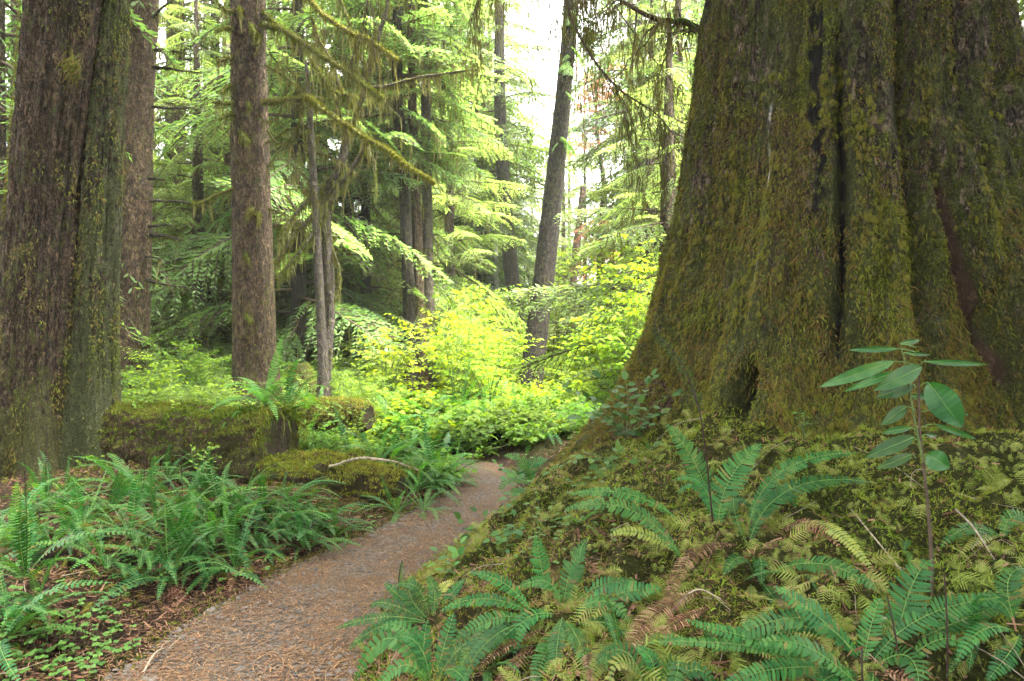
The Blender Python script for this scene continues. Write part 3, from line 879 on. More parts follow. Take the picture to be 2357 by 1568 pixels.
M['root_bark'] = bark_mat('root_bark', (.03, .016, .010), (.10, .056, .038), (.18, .115, .08), moss=(.06, .065, .014), moss_amt=.3, vs=.55)
rp = catmull([px(1700, 800, 6.2), px(1580, 905, 6.1), px(1470, 1015, 6.0), px(1372, 1110, 5.9), px(1290, 1180, 5.85), px(1215, 1232, 5.8), px(1150, 1268, 5.7)], 80)
rr_ = np.interp(np.linspace(0, 1, 80), [0, .2, .45, .7, .88, 1], [.40, .36, .30, .23, .16, .06])
th_ = np.linspace(0, 2 * np.pi, 56, endpoint=False)
TT_, UU_ = np.meshgrid(th_, np.linspace(0, 1, 80))
PP_ = np.stack([np.cos(TT_).ravel() * 2.2, np.sin(TT_).ravel() * 2.2, UU_.ravel() * 5], 1)
rad_ = rr_[:, None] * (1 + .22 * fbm(PP_, 3, 12).reshape(TT_.shape)) + .03 * (.4 - np.abs(fbm(PP_ * [2.5, 2.5, .6], 2, 13))).reshape(TT_.shape)
RV_, RQ_ = tube(rp, rad_, 56)
mb = MB(); mb.add(RV_, RQ_)
root_part = link('root', mb.mesh('giant_root', [M['root_bark']], True, gorg), giant)
# shaggy moss on the giant: curled strands, thicker towards the foot
def giant_moss(n, zlo, zhi, power, Lr, Wr, out, skip=True):
    z = zlo + (zhi - zlo) * rng.random(n) ** power
    phi = rng.uniform(-140, 58, n)
    r, bu, re, rd = giant_r(phi, z)
    pat = fbm(np.stack([phi * .09, z * 1.6, 0 * z], 1), 4, 88)
    keep = (bu < .3) & (re < .3) & (rd < .35) & (pat + .5 * np.exp(-np.maximum(z - .8, 0) / 1.1) > rng.uniform(-.15, .40, n))
    phi, z, r = phi[keep], z[keep], r[keep]
    n = len(z)
    a = np.radians(phi)
    Nr = np.stack([np.sin(a), -np.cos(a), 0 * a], 1)
    Tn = np.stack([np.cos(a), np.sin(a), 0 * a], 1)
    B = np.stack([GC[0] + (r - .004) * np.sin(a), GC[1] - (r - .004) * np.cos(a), z], 1)
    D1 = Nr * rng.uniform(.5, 1.1, (n, 1)) * out + Tn * rng.normal(0, .45, (n, 1)) + np.array([0, 0, 1.0]) * rng.normal(-.45, .45, (n, 1))
    D2 = Nr * rng.uniform(-.1, .5, (n, 1)) + Tn * rng.normal(0, .55, (n, 1)) + np.array([0, 0, -1.0]) * rng.uniform(.4, 1.2, (n, 1))
    S = Tn * rng.normal(0, 1, (n, 1)) + np.array([0, 0, 1.0]) * rng.normal(0, .6, (n, 1)) + Nr * rng.normal(0, .3, (n, 1))
    L = rng.uniform(*Lr, n); W = rng.uniform(*Wr, n)
    return blades2(B, D1, D2, L, W, S)
mb = MB()
mb.add(*giant_moss(190000, .0, 5.0, 1.25, (.018, .055), (.003, .008), 1.0))
mb.add(*giant_moss(50000, .0, 2.4, 1.7, (.03, .09), (.004, .010), 1.0))
n_ = 42000
z_ = .3 + 3.2 * rng.random(n_) ** 1.8; p_ = rng.uniform(-138, 56, n_)
r2, b2_, e2_, d2_ = giant_r(p_, z_)
kp = (b2_ < .3) & (d2_ < .4) & (fbm(np.stack([p_ * .11, z_ * 2.2, 0 * z_], 1), 3, 91) + .35 * np.exp(-np.maximum(z_ - .8, 0) / .9) > rng.uniform(-.05, .4, n_))
p_, z_, r2 = p_[kp], z_[kp], r2[kp]; a2_ = np.radians(p_)
N2 = np.stack([np.sin(a2_), -np.cos(a2_), 0 * a2_ + .45], 1)
mb.add(*moss_fronds(np.stack([GC[0] + r2 * np.sin(a2_), GC[1] - r2 * np.cos(a2_), z_], 1), N2, rng.gamma(4, .009, len(p_)).clip(.012, .075), 1.2), 1)
ra_, rb_, rc_, rd2_ = (RV_[RQ_[:, k]] for k in range(4))
rcen = (ra_ + rb_ + rc_ + rd2_) / 4
rN = nrm(np.cross(rc_ - ra_, rd2_ - rb_)); raxis = rp[np.repeat(np.arange(79), 56)]
rN = np.where((np.sum(rN * (rcen - raxis), 1) < 0)[:, None], -rN, rN)
rw = sstep(.0, .6, rN[:, 2] + .6 * fbm(rcen * 3, 3, 14)); rw = rw / rw.sum()
ri = rng.choice(len(rcen), 16000, p=rw)
mb.add(*blades2(rcen[ri] + rng.normal(0, .015, (16000, 3)), rN[ri] + rng.normal(0, .5, (16000, 3)), rng.normal(0, .5, (16000, 3)) + [0, 0, -.8], rng.uniform(.02, .075, 16000), rng.uniform(.003, .008, 16000), rng.normal(0, 1, (16000, 3))))
ri = rng.choice(len(rcen), 2500, p=rw)
mb.add(*moss_fronds(rcen[ri], rN[ri], rng.uniform(.02, .07, 2500), 1.0), 1)
mo = link('moss', mb.mesh('giant_moss', [M['moss_trunk'], M['moss_tuft']], False, gorg), giant)
tag(mo, kind='stuff')
# crown of the giant, mostly above the picture: it shades the ground around
mb = MB()
cr = crown(31, 7.0, 25, 5.9, 112, BOUGHS, 'round', 0, gap=(85, 185))  # gap shaped to let light down to the path end
mb.merge(cr, lambda v: v + np.array([GC[0], GC[1], 0]))
link('crown', mb.mesh('giant_crown', [M['hemlock_dark'], M['twig'], M['lichen']], False, gorg), giant)

# long hanging limbs of the giant at the top of the frame
def hang_limb(pts, r0, r1, ntw, tl, foliage=0, fl=.5, lich=60):
    p = catmull(pts, 30)
    mb = MB()
    V, Q = tube(p, np.linspace(r0, r1, 30), 5); mb.add(V, Q, 1)
    tips = []
    for _ in range(ntw):
        i = rng.integers(4, 30)
        b = p[i]
        v = nrm((nrm((p[min(i + 1, 29)] - p[i - 1])[None])[0] * .7 + rng.normal(0, .45, 3) + [0, 0, -.75])[None])[0]
        ll = tl * rng.uniform(.3, 1.2)
        q = catmull(np.vstack([b, b + v * ll * .4 + rng.normal(0, .03, 3), b + v * ll * .75 + [0, 0, -.1 * ll], b + v * ll + [0, 0, -.3 * ll]]), 7)
        V, Q = tube(q, np.linspace(r1 * .8, .0012, 7), 3); mb.add(V, Q, 1)
        tips.append(q)
        for __ in range(5):
            k = rng.integers(2, 7)
            w = nrm((v + rng.normal(0, .6, 3) + [0, 0, -.3])[None])[0]
            q2 = np.vstack([q[k], q[k] + w * .09, q[k] + w * .2 + [0, 0, -.04]])
            V, Q = tube(q2, [.0018, .0013, .0008], 3); mb.add(V, Q, 1)
            tips.append(q2)
    tp = np.vstack(tips + [p])
    m = int(lich)
    B = tp[rng.integers(0, len(tp), m)] + rng.normal(0, .015, (m, 3))
    V, Q = strands(B, np.tile([0, 0, -1.0], (m, 1)) + rng.normal(0, .15, (m, 3)), rng.gamma(2, .035, m) + .02, rng.uniform(.004, .012, m))
    mb.add(V, Q, 2)
    for _ in range(foliage):
        b = tp[rng.integers(0, len(tp))]
        place_bough(mb, BOUGHS_FINE[rng.integers(5)], b, rng.uniform(0, 6.28), fl * rng.uniform(.5, 1.1), rng.uniform(-.7, .0), rng.uniform(-.4, .4))
    link('branch', mb.mesh('giant_branch', [M['hemlock'], M['twig'], M['lichen']], False, gorg), giant)
t0 = giant_pt(np.array([-95.]), np.array([7.2]))[0]
hang_limb(np.vstack([giant_pt(np.array([-100.]), np.array([10.]))[0], px(1270, -260, 6.2), px(1300, -10, 6.0), px(1352, 115, 6.0), px(1425, 205, 6.1), px(1510, 262, 6.2), px(1565, 330, 6.3)]), .018, .004, 34, .75, 0, .5, 1300)
hang_limb(np.vstack([giant_pt(np.array([-112.]), np.array([4.2]))[0], px(1600, 60, 6.6), px(1500, 40, 6.4), px(1400, -20, 6.4), px(1300, -90, 6.5)]), .028, .012, 30, .6, 2, .5, 1600)
hang_limb(np.vstack([giant_pt(np.array([-110.]), np.array([10.]))[0], px(1340, -220, 6.8), px(1400, -20, 6.8), px(1500, 130, 6.9), px(1570, 210, 7.0)]), .012, .003, 26, .6, 0, .6, 1000)
hang_limb(np.vstack([giant_pt(np.array([-90.]), np.array([8.0]))[0], px(1000, -330, 5.6), px(900, -120, 5.4), px(850, -10, 5.3), px(835, 70, 5.3)]), .014, .004, 22, .6, 0, .5, 350)
hang_limb(np.vstack([giant_pt(np.array([-85.]), np.array([7.5]))[0], px(1250, -250, 6.6), px(1130, -80, 6.6), px(1090, 30, 6.6)]), .014, .004, 26, .6, 0, .6, 800)
hang_limb(np.vstack([giant_pt(np.array([58.]), np.array([6.4]))[0], px(2420, -60, 6.6), px(2370, 60, 6.6), px(2330, 110, 6.8)]), .02, .005, 12, .5, 6, .6, 300)

# ------------------------------------------------------------------ twin trunk by the left bank
DL = 7.1
zt = h1(-4.9, DL)
torg = np.array([-4.95, DL, zt])
twin = empty('twin_spruce', torg, 'big twin trunked conifer with rough brown bark standing over the fern bank', 'tree')
def axis_px(lst, d):
    return np.array([px(x, y, d) for x, y in lst])
A1 = axis_px([(152, -260), (150, 0), (112, 400), (82, 800), (72, 1000), (66, 1120)], DL)
A1 = np.vstack([A1[0] + [.1, 0, 6], A1])
V, Q = trunk_mesh(A1[::-1], [.30, .32, .315, .295, .32, .33, .36], 180, 520, .030, 14, 5, .46, .42, 5)
mb = MB(); mb.add(V, Q); link('trunk', mb.mesh('twin_trunk', [M['bark_twin']], True, torg), twin)
A2 = axis_px([(268, -260), (262, 0), (232, 400), (213, 800), (212, 1000), (214, 1120)], DL + .2)
A2 = np.vstack([A2[0] + [.1, 0, 6], A2])
V, Q = trunk_mesh(A2[::-1], [.16, .195, .20, .17, .12, .12, .16], 130, 520, .028, 12, 9, .40, .45, 4)
mb = MB(); mb.add(V, Q); link('trunk', mb.mesh('twin_trunk', [M['bark_twin2']], True, torg), twin)
mb = MB()
cr = crown(37, 8.5, 19, 5.0, 60, BOUGHS, 'round', 0)
mb.merge(cr, lambda v: v + np.array([-4.6, DL, 0]))
link('crown', mb.mesh('twin_crown', [M['hemlock_dark'], M['twig'], M['lichen']], False, torg), twin)
# shaggy moss on both stems
def trunk_moss(axis, rad, n, zpow=1.0, zmax=6.0, pad=.02, L=(.02, .06), W=(.004, .009), seed=1):
    z = axis[:, 2].min() + (min(zmax, axis[:, 2].max()) - axis[:, 2].min()) * rng.random(n) ** zpow
    o = np.argsort(axis[:, 2])
    ax = np.interp(z, axis[o, 2], axis[o, 0]); ay = np.interp(z, axis[o, 2], axis[o, 1]); rr = np.interp(z, axis[o, 2], np.asarray(rad)[o])
    a = rng.uniform(0, 2 * np.pi, n)
    pat = fbm(np.stack([np.cos(a) * 2.0 + ax, np.sin(a) * 2.0, z * 1.3], 1), 4, seed)
    k = (pat > rng.uniform(-.15, .35, n)) & (np.sin(a) < .35)
    a, z, ax, ay, rr = a[k], z[k], ax[k], ay[k], rr[k]
    Nr = np.stack([np.cos(a), np.sin(a), 0 * a], 1); Tn = np.stack([-np.sin(a), np.cos(a), 0 * a], 1); m = len(a)
    B = np.stack([ax, ay, z], 1) + Nr * (rr[:, None] + pad)
    return blades2(B, Nr * rng.uniform(.3, 1, (m, 1)) + Tn * rng.normal(0, .5, (m, 1)) + [0, 0, -.4], Nr * rng.uniform(-.3, .4, (m, 1)) + Tn * rng.normal(0, .5, (m, 1)) + [0, 0, -.9],
                   rng.uniform(*L, m), rng.uniform(*W, m), Tn * rng.normal(0, 1, (m, 1)) + Nr * rng.normal(0, .4, (m, 1)) + [0, 0, .3])
mb = MB()
mb.add(*trunk_moss(A1[::-1], [.40, .345, .335, .315, .34, .35, .38], 30000, 1.3, 6.0, .012))
mb.add(*trunk_moss(A2[::-1], [.25, .22, .22, .19, .14, .14, .18], 16000, 1.3, 6.0, .012, seed=2))
# tuft on the knot
k0 = px(168, 150, DL - .36)
m = 260
V, Q = strands(k0 + rng.normal(0, 1, (m, 3)) * [.035, .02, .05], rng.normal(0, .5, (m, 3)) + [0, -.5, -.8], rng.uniform(.04, .13, m), rng.uniform(.006, .012, m)); mb.add(V, Q)
tag(link('moss', mb.mesh('twin_moss', [M['moss_trunk']], False, torg), twin), kind='stuff')

# ------------------------------------------------------------------ mid-distance trunks
def simple_tree(name, label, pts, d, hw, bark, amp=.02, freq=6, nseg=32, nz=90, flare=.1, seed=1, top=None, moss=0, group=None, cat='tree'):
    """pts: pixels top to bottom at depth d (number or list); hw half widths in pixels"""
    d = np.broadcast_to(np.asarray(d, float), (len(pts),))
    A = np.array([px(x, y, dd) for (x, y), dd in zip(pts, d)])
    rad = np.asarray(hw, float) / FOC * d
    if top is not None:
        A = np.vstack([A[0] + np.asarray(top[:3]), A]); rad = np.concatenate([[top[3]], rad])
    base = A[-1].copy(); base[2] = min(h1(base[0], base[1]), base[2])
    lowp = base - [0, 0, .25]
    A = np.vstack([A, lowp]); rad = np.append(rad, rad[-1] * 1.05)
    root = empty(name, base, label, cat, group)
    V, Q = trunk_mesh(A[::-1], rad[::-1], nseg, nz, amp, freq, seed, flare, .5, 5)
    mb = MB(); mb.add(V, Q)
    link('trunk', mb.mesh(name + '_trunk', [M[bark]], True, base), root)
    if moss:
        mb = MB(); mb.add(*trunk_moss(A[::-1], rad[::-1] + amp * .5, moss, 1.2, 9, 0, (.03, .09), (.010, .02), seed))
        tag(link('moss', mb.mesh(name + '_moss', [M['moss_fuzz']], False, base), root), kind='stuff')
    return root, base, A, rad

def add_crown(root, base, at, seed, zlo, zhi, rmax, nb, mat='hemlock', moss=0, shape='round', tmpl=BOUGHS):
    mb = MB()
    cr = crown(seed, zlo, zhi, rmax, nb, tmpl, shape, moss)
    mb.merge(cr, lambda v: v + np.array([at[0], at[1], 0]))
    link('crown', mb.mesh('crown', [M[mat], M['twig'], M['lichen']], False, base), root)

def stub(root, org, pts, d, r0, r1, fuzz=200, hang=30, hlen=.1):
    d = np.broadcast_to(np.asarray(d, float), (len(pts),))
    mossy_limb('branch', np.array([px(x, y, dd) for (x, y), dd in zip(pts, d)]), r0, r1, root, org, fuzz, hang, hlen, 'bark_dark', .012, 16, .015)

# second trunk behind the twin
tr, b2, A, rad = simple_tree('straight_spruce', 'tall brown trunk with short dead side stubs behind the big twin trunk', [(330, -250), (329, 0), (317, 250), (308, 500), (300, 800)], 14, [29, 31, 33, 36, 40], 'bark_brown', .02, 7, 44, 120, .1, 21, (0, 0, 8, .2), 2200)
add_crown(tr, b2, A[1], 41, 9.5, 18, 2.6, 22, 'hemlock', 14)
for pts in ([(345, 462), (395, 463), (440, 468), (480, 476)], [(340, 545), (375, 541), (410, 548)], [(340, 522), (372, 518), (405, 522)], [(345, 538), (380, 545), (425, 553)], [(335, 645), (380, 655), (430, 662)], [(355, 115), (400, 118), (425, 122)], [(350, 155), (400, 160), (460, 168)], [(350, 245), (395, 250), (440, 248)], [(350, 40), (372, 20), (400, 0)], [(300, 45), (280, 50), (262, 75)], [(335, 590), (352, 592), (372, 597)], [(340, 410), (352, 411), (380, 414)]):
    stub(tr, b2, pts, 13.8, .035, .012, 120, 26, .1)
tr, b3, A, rad = simple_tree('slim_spruce', 'slim brown trunk half veiled by green sprays behind the tall stubbed trunk', [(402, -250), (404, 0), (403, 400), (402, 800)], 21, [16, 18, 20, 22], 'bark_far', .02, 6, 32, 90, .1, 22, (0, 0, 9, .15), 900)
add_crown(tr, b3, A[1], 42, 6.5, 20, 2.6, 40, 'hemlock', 14)
for pts in ([(415, 545), (470, 560), (520, 575)], [(420, 590), (450, 580)], [(390, 230), (350, 240)], [(415, 120), (450, 100)]):
    stub(tr, b3, pts, 20.8, .05, .015, 60, 16, .15)
tr, b4, A, rad = simple_tree('edge_spruce', 'thin orange lit trunk peeping out past the outer edge of the big twin trunk', [(34, -250), (36, 0), (40, 110), (30, 400), (22, 800)], 17, [10, 10, 11, 13, 15], 'bark_brown', .015, 6, 24, 60, .1, 23, (0, 0, 6, .08))
add_crown(tr, b4, A[1], 43, 3.0, 15, 2.6, 70, 'hemlock', 10)

# the mossy-limbed trunk
D5 = 12.6
tr5, b5, A5, rad5 = simple_tree('mossy_spruce', 'brown trunk with long green mossy limbs reaching out, behind the sawn log', [(575, -250), (572, 0), (574, 250), (580, 520), (586, 780), (590, 880), (592, 940)], D5, [34, 36.5, 38, 40.5, 44, 48, 54], 'bark_brown', .026, 8, 64, 220, .24, 24, (0, 0, 9, .14), 5200)
add_crown(tr5, b5, A5[1], 44, 9, 17, 2.4, 18, 'hemlock', 14)
def limb5(pts, d, r0, r1, fuzz=900, hang=70, hlen=.2):
    d = np.interp(np.arange(len(pts)), [0, len(pts) - 1], d)
    return mossy_limb('branch', np.array([px(x, y, dd) for (x, y), dd in zip(pts, d)]), r0, r1, tr5, b5, fuzz, hang, hlen)
limb5([(608, 236), (660, 232), (708, 225), (735, 246), (790, 285), (850, 322), (900, 350), (940, 385), (995, 420)], (12.4, 10.8), .042, .016, 2200, 34, .12)
limb5([(606, 58), (650, 70), (700, 100), (745, 132), (800, 165), (850, 205), (880, 225)], (12.4, 11.2), .05, .022, 1700, 60)
limb5([(606, 30), (640, 60), (690, 95), (730, 160), (770, 210), (820, 225)], (12.5, 12.0), .045, .02, 1400, 60)
limb5([(600, -70), (680, -30), (740, 30), (800, 70), (860, 98), (910, 135)], (12.4, 11.2), .045, .02, 1300, 50)
for pts in ([(540, 132), (520, 135), (500, 142)], [(540, 432), (500, 448), (462, 468), (445, 470)], [(540, 238), (520, 240), (490, 236)], [(540, 200), (520, 205), (508, 215)], [(540, 66), (515, 64), (495, 70)], [(540, 30), (520, 24), (505, 10)], [(545, 265), (520, 268), (505, 275)]):
    limb5(pts, (12.4, 12.0), .03, .016, 900, 60, .14)
for pts in ([(612, 150), (660, 180), (700, 220), (690, 280), (650, 340), (615, 385)], [(612, 330), (660, 300), (700, 290), (720, 270)], [(615, 300), (640, 330), (680, 320)], [(620, 480), (650, 490), (700, 520)]):
    limb5(pts, (12.4, 12.2), .018, .008, 200, 60, .12)

for _ in range(12):      # short mossy hooks on the stem
    y_ = rng.uniform(20, 760); x_ = 576 + y_ * .012 + rng.uniform(-22, 24)
    limb5([(x_, y_), (x_ + rng.uniform(-5, 5), y_ - 4), (x_ + rng.uniform(-10, 10), y_ + rng.uniform(5, 18))], (12.36, 12.1), .022, .014, 900, 60, .10)
# dead leaning snag and the forked mossy tree in front of the hemlocks
tr6, b6, A6, _ = simple_tree('dead_snag', 'thin grey dead stem leaning against the forked mossy trunk', [(704, 140), (711, 230), (722, 420), (732, 600), (742, 800), (745, 895)], 12.2, [2.5, 6, 8, 9.5, 11, 12], 'bark_grey', .006, 5, 16, 60, .02, 25)
stub(tr6, b6, [(708, 220), (690, 190), (655, 150)], 12.2, .02, .008, 200, 60, .15)
stub(tr6, b6, [(716, 330), (690, 330), (650, 345)], 12.2, .014, .006, 100, 60, .15)
D7 = 12.4
tr7, b7, A7, _ = simple_tree('forked_tree', 'slender mossy tree forking into bent limbs beside the mossy limbed trunk', [(748, 440), (752, 560), (757, 700), (750, 820), (745, 905)], D7, [10, 12, 13, 13.5, 15], 'bark_grey', .010, 5, 20, 70, .03, 26, None, 1500)
def limb7(pts, d=(12.4, 12.2), r0=.05, r1=.03, fuzz=700, hang=60, hlen=.16):
    d = np.interp(np.arange(len(pts)), [0, len(pts) - 1], d)
    return mossy_limb('branch', np.array([px(x, y, dd) for (x, y), dd in zip(pts, d)]), r0, r1, tr7, b7, fuzz, hang, hlen, 'bark_grey')
limb7([(749, 460), (765, 420), (786, 380), (800, 310), (820, 260), (838, 205), (850, 150), (870, 90), (890, 20), (900, -60)], r0=.075, r1=.03)
limb7([(755, 475), (780, 430), (808, 395), (840, 335), (850, 310)], r0=.05, r1=.025)
limb7([(838, 205), (900, 195), (960, 180), (1030, 170), (1100, 160)], (12.2, 11.4), .035, .012, 200, 90)
limb7([(820, 255), (790, 215), (765, 150), (735, 90), (715, 40)], (12.2, 12.0), .035, .02, 700, 90)
limb7([(800, 310), (785, 270), (768, 215)], (12.2, 12.0), .03, .015, 600, 60)
for pts in ([(752, 455), (715, 500), (680, 535), (655, 575), (632, 605)], [(752, 480), (715, 545), (680, 590), (640, 640)], [(740, 430), (700, 470), (660, 520), (640, 560)]):
    limb7(pts, (12.3, 11.8), .04, .022, 1300, 110, .16)
limb7([(757, 560), (775, 600), (782, 650), (770, 690)], r0=.02, r1=.012, fuzz=400)
limb7([(848, 160), (820, 110), (800, 40), (770, -30)], r0=.03, r1=.012, fuzz=700, hang=60)
for _ in range(16):     # thin twigs and lichen curtains around the fork
    x0, y0 = rng.uniform(640, 860), rng.uniform(60, 480)
    limb7([(x0, y0), (x0 + rng.uniform(-50, 60), y0 + rng.uniform(-10, 60)), (x0 + rng.uniform(-80, 110), y0 + rng.uniform(20, 130))], (12.4, 12.0), .012, .004, 160, 50, .12)

# three close stems
for k, (nm, lab, pts, hw, bk, ms, sd) in enumerate((
    ('three_stem_hemlock', 'plain dark stem at the near side of three close trunks beyond the fern bank', [(915, 200), (926, 340), (938, 600), (946, 885)], [11, 12, 12.5, 14], 'bark_dark', 500, 27),
    ('three_stem_hemlock', 'gnarled mossy stem in the middle of three close trunks', [(948, 200), (955, 360), (962, 600), (972, 875)], [9, 10, 11, 14], 'bark_brown', 1800, 28),
    ('three_stem_hemlock', 'paler lichen spotted stem, rearmost of three close trunks', [(975, 0), (980, 200), (985, 560), (990, 870)], [9, 10, 11.5, 13], 'bark_grey', 900, 29))):
    dd = 16.5 + .35 * k
    t_, b_, A_, _ = simple_tree(nm, lab, pts, dd, hw, bk, .015, 6, 24, 90, .06, sd, (0, 0, 5, .05), ms, 'three close stems')
    add_crown(t_, b_, A_[1], 50 + k, 5.6, 13, 2.2, 34, 'hemlock', 30)
    for _ in range(9):
        y0 = rng.uniform(430, 800); xx = np.interp(y0, [p[1] for p in pts], [p[0] for p in pts]); sg = rng.choice([-1, 1])
        stub(t_, b_, [(xx, y0), (xx + sg * 22, y0 - 8), (xx + sg * 45, y0 + 12)], dd, .022, .008, 250, 50, .16)

# leaning tree and the darker one behind it
tr8, b8, A8, _ = simple_tree('leaning_hemlock', 'tall dark trunk leaning to one side in the bright clearing beyond the path', [(1322, -200), (1316, 0), (1299, 200), (1278, 400), (1250, 650), (1226, 850), (1218, 900)], [18.2, 18.4, 18.6, 18.8, 19, 19, 19], [13, 15, 17, 20.5, 23, 25, 27], 'bark_dark', .02, 7, 40, 140, .08, 30, (2.2, 0, 9, .06), 900)
add_crown(tr8, b8, A8[0] + [.6, 0, 0], 60, 12.5, 20, 2.0, 18, 'hemlock', 12)
mb = MB()
for _ in range(16):
    y0 = rng.uniform(20, 330); xx = np.interp(y0, [0, 200, 400], [1316, 1299, 1278])
    place_bough(mb, BOUGHS_FINE[rng.integers(5)], px(xx, y0, 18.4), rng.uniform(-2.8, .6), rng.uniform(.3, .7), -.6, rng.uniform(-.5, .5))
link('sprays', mb.mesh('leaning_sprays', [M['hemlock'], M['twig'], M['lichen']], False, b8), tr8)
tr9, b9, A9, _ = simple_tree('dark_hemlock', 'dark stout trunk just beside the leaning trunk and farther back', [(1150, 200), (1158, 400), (1166, 520), (1180, 650), (1192, 800)], 25, [12, 14, 15, 17, 19], 'bark_dark', .02, 6, 28, 80, .08, 31, (0, 0, 6, .1), 500)
add_crown(tr9, b9, A9[1], 61, 5.0, 15, 2.6, 40, 'hemlock', 12)

# ------------------------------------------------------------------ hemlocks of the forest behind
def hem_proto(seed, h, nb, rmax, zlo, moss, mat, bark):
    mb = crown(seed, zlo, h * .98, rmax, nb, BOUGHS_THIN if h > 16 else BOUGHS_NEAR, 'cone' if h < 12 else 'tall', moss, .15)
    cm = mb.mesh('hemlock_crown', [M[mat], M['twig'], M['lichen']], False)
    r = np.random.default_rng(seed)
    V, Q = trunk_mesh([(0, 0, -.3), (r.uniform(-.1, .1), r.uniform(-.1, .1), h * .4), (0, 0, h)], [.17, .13, .02], 14, 40, .012, 5, seed, .05)
    mb = MB(); mb.add(V, Q)
    return mb.mesh('hemlock_trunk', [M[bark]], True), cm
PROTO = [hem_proto(300, 17, 84, 3.0, .7, 12, 'hemlock', 'bark_far'), hem_proto(301, 22, 96, 3.3, 1.0, 14, 'hemlock', 'bark_dark'),
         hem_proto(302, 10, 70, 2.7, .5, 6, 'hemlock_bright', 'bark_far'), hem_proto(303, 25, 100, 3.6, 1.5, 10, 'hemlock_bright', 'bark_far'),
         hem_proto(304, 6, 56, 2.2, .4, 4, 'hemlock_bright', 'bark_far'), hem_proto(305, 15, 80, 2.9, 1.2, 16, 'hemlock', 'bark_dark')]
def hemlock(pxx, d, v, s=1.0, label=None, group='hemlocks of the forest behind'):
    x = (pxx - 1178.5) / FOC * d
    root = empty('hemlock_tree', (x, d, h1(x, d)), label, 'tree', group, rng.uniform(0, 6.28))
    root.scale = (s, s, s * rng.uniform(.95, 1.1))
    link('trunk', PROTO[v][0], root); link('crown', PROTO[v][1], root)
    return root
near = [
    (450, 17.5, 2, 1.0, 'bright bushy hemlock filling the gap between the stubbed trunk and the mossy limbed trunk'),
    (690, 16.5, 5, 1.05, 'lichen draped hemlock directly behind the forked mossy tree'),
    (800, 19.0, 0, 1.0, 'mid green hemlock showing between the forked tree and the three stems'),
    (845, 18.5, 5, .8, 'olive hemlock hung with lichen just before the three close stems'),
    (1040, 21.5, 2, 1.1, 'tall dark hemlock just past the rearmost of the three stems'),
    (1110, 29.0, 0, 1.0, 'spreading hemlock whose boughs reach over the dark stout trunk'),
    (1500, 20.5, 2, 1.1, 'bright layered hemlock against the edge of the colossal trunk'),
    (1455, 36.0, 3, 1.0, 'tall light green hemlock behind the clearing shrubs'),
    (1540, 14.5, 4, 1.3, 'small dark hemlock half hidden by the colossal trunk'),
    (180, 20.0, 0, 1.1, 'hemlock glimpsed behind the big twin trunk'),
    (260, 18.0, 2, 1.0, 'bushy hemlock between the twin trunk and the stubbed trunk'),
    (1475, 26, 3, .9, 'tall light hemlock over the bright young trees'),
    (1500, 27.0, 1, 1.0, 'tall mid green hemlock close to the flank of the colossal trunk'), (1560, 22.0, 0, 1.0, 'hemlock mostly hidden by the upper flank of the colossal trunk'),
    (1125, 33.0, 3, 1.0, 'tall light hemlock above the dark stout trunk'), (1030, 27.0, 1, 1.0, 'dark hemlock above the fern clearing, past the three stems'), (930, 24.0, 0, 1.0, 'hemlock right behind the three close stems'),
    (300, 24.0, 2, 1.2, 'bushy light hemlock between the stubbed trunk and the slim veiled trunk'), (420, 26.0, 2, 1.3, 'bushy hemlock right behind the slim veiled trunk'), (520, 19.0, 4, 1.3, 'small bright hemlock at the foot of the mossy limbed trunk'),
    (350, 19.5, 4, 1.3, 'small bright hemlock before the slim veiled trunk'), (640, 24.0, 2, 1.3, 'bushy light hemlock seen between the mossy limbed trunk and the dead stem'), (740, 26.0, 2, 1.4, 'bushy light hemlock far behind the dead stem'), (840, 27.0, 2, 1.4, 'bushy light hemlock far behind the olive hemlock'), (980, 24.5, 4, 1.6, 'small light hemlock behind the mossy middle stem'),
    (-10, 13.5, 0, 1.1, 'hemlock at the outer edge beyond the twin trunk'),
    (500, 23.0, 1, 1.1, 'tall hemlock just beside the mossy limbed trunk, farther back'),
    (630, 22.0, 3, 1.0, 'light green hemlock behind the dead leaning stem'),
    (2390, 13.0, 0, 1.2, 'hemlock past the far side of the colossal trunk'),
    (2330, 24.0, 1, 1.2, 'tall hemlock far behind the colossal trunk'),
]
for a in near:
    hemlock(a[0], a[1], a[2], a[3], a[4])
tries = 0; placed = []
while len(placed) < 44 and tries < 4000:
    tries += 1
    d = 28 + 42 * rng.random() ** 1.0
    p = rng.uniform(-120, 1640) if rng.random() < .6 else rng.uniform(1000, 1640)
    if 1185 < p < 1268 and d < 62: continue
    if 345 < p < 398 and d < 55: continue
    if 1150 < p < 1500 and d < 36: continue
    if 1325 < p < 1420 and d < 48: continue
    x = (p - 1178.5) / FOC * d
    if any(math.hypot(x - q[0], d - q[1]) < 2.6 for q in placed): continue
    placed.append((x, d))
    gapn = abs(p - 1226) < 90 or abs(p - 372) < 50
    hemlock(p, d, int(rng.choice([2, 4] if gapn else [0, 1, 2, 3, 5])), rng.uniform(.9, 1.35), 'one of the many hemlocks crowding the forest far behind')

# the forest the photographer stands in: unseen trees, added beside and behind to shade the foreground
for (x, y, v, sc_) in ((6.8, -1.5, 3, 1.1), (-8.6, 0.0, 3, 1.0), (2.4, -5.5, 3, 1.1), (9.5, 2.5, 3, 1.1)):
    root = empty('hemlock_tree', (x, y, h1(x, y)), 'unseen near forest hemlock added to shade the foreground', 'tree', 'near forest hemlocks', rng.uniform(0, 6.28))
    root.scale = (sc_ * 1.4, sc_ * 1.4, sc_)
    link('trunk', PROTO[v][0], root); link('crown', PROTO[v][1], root)

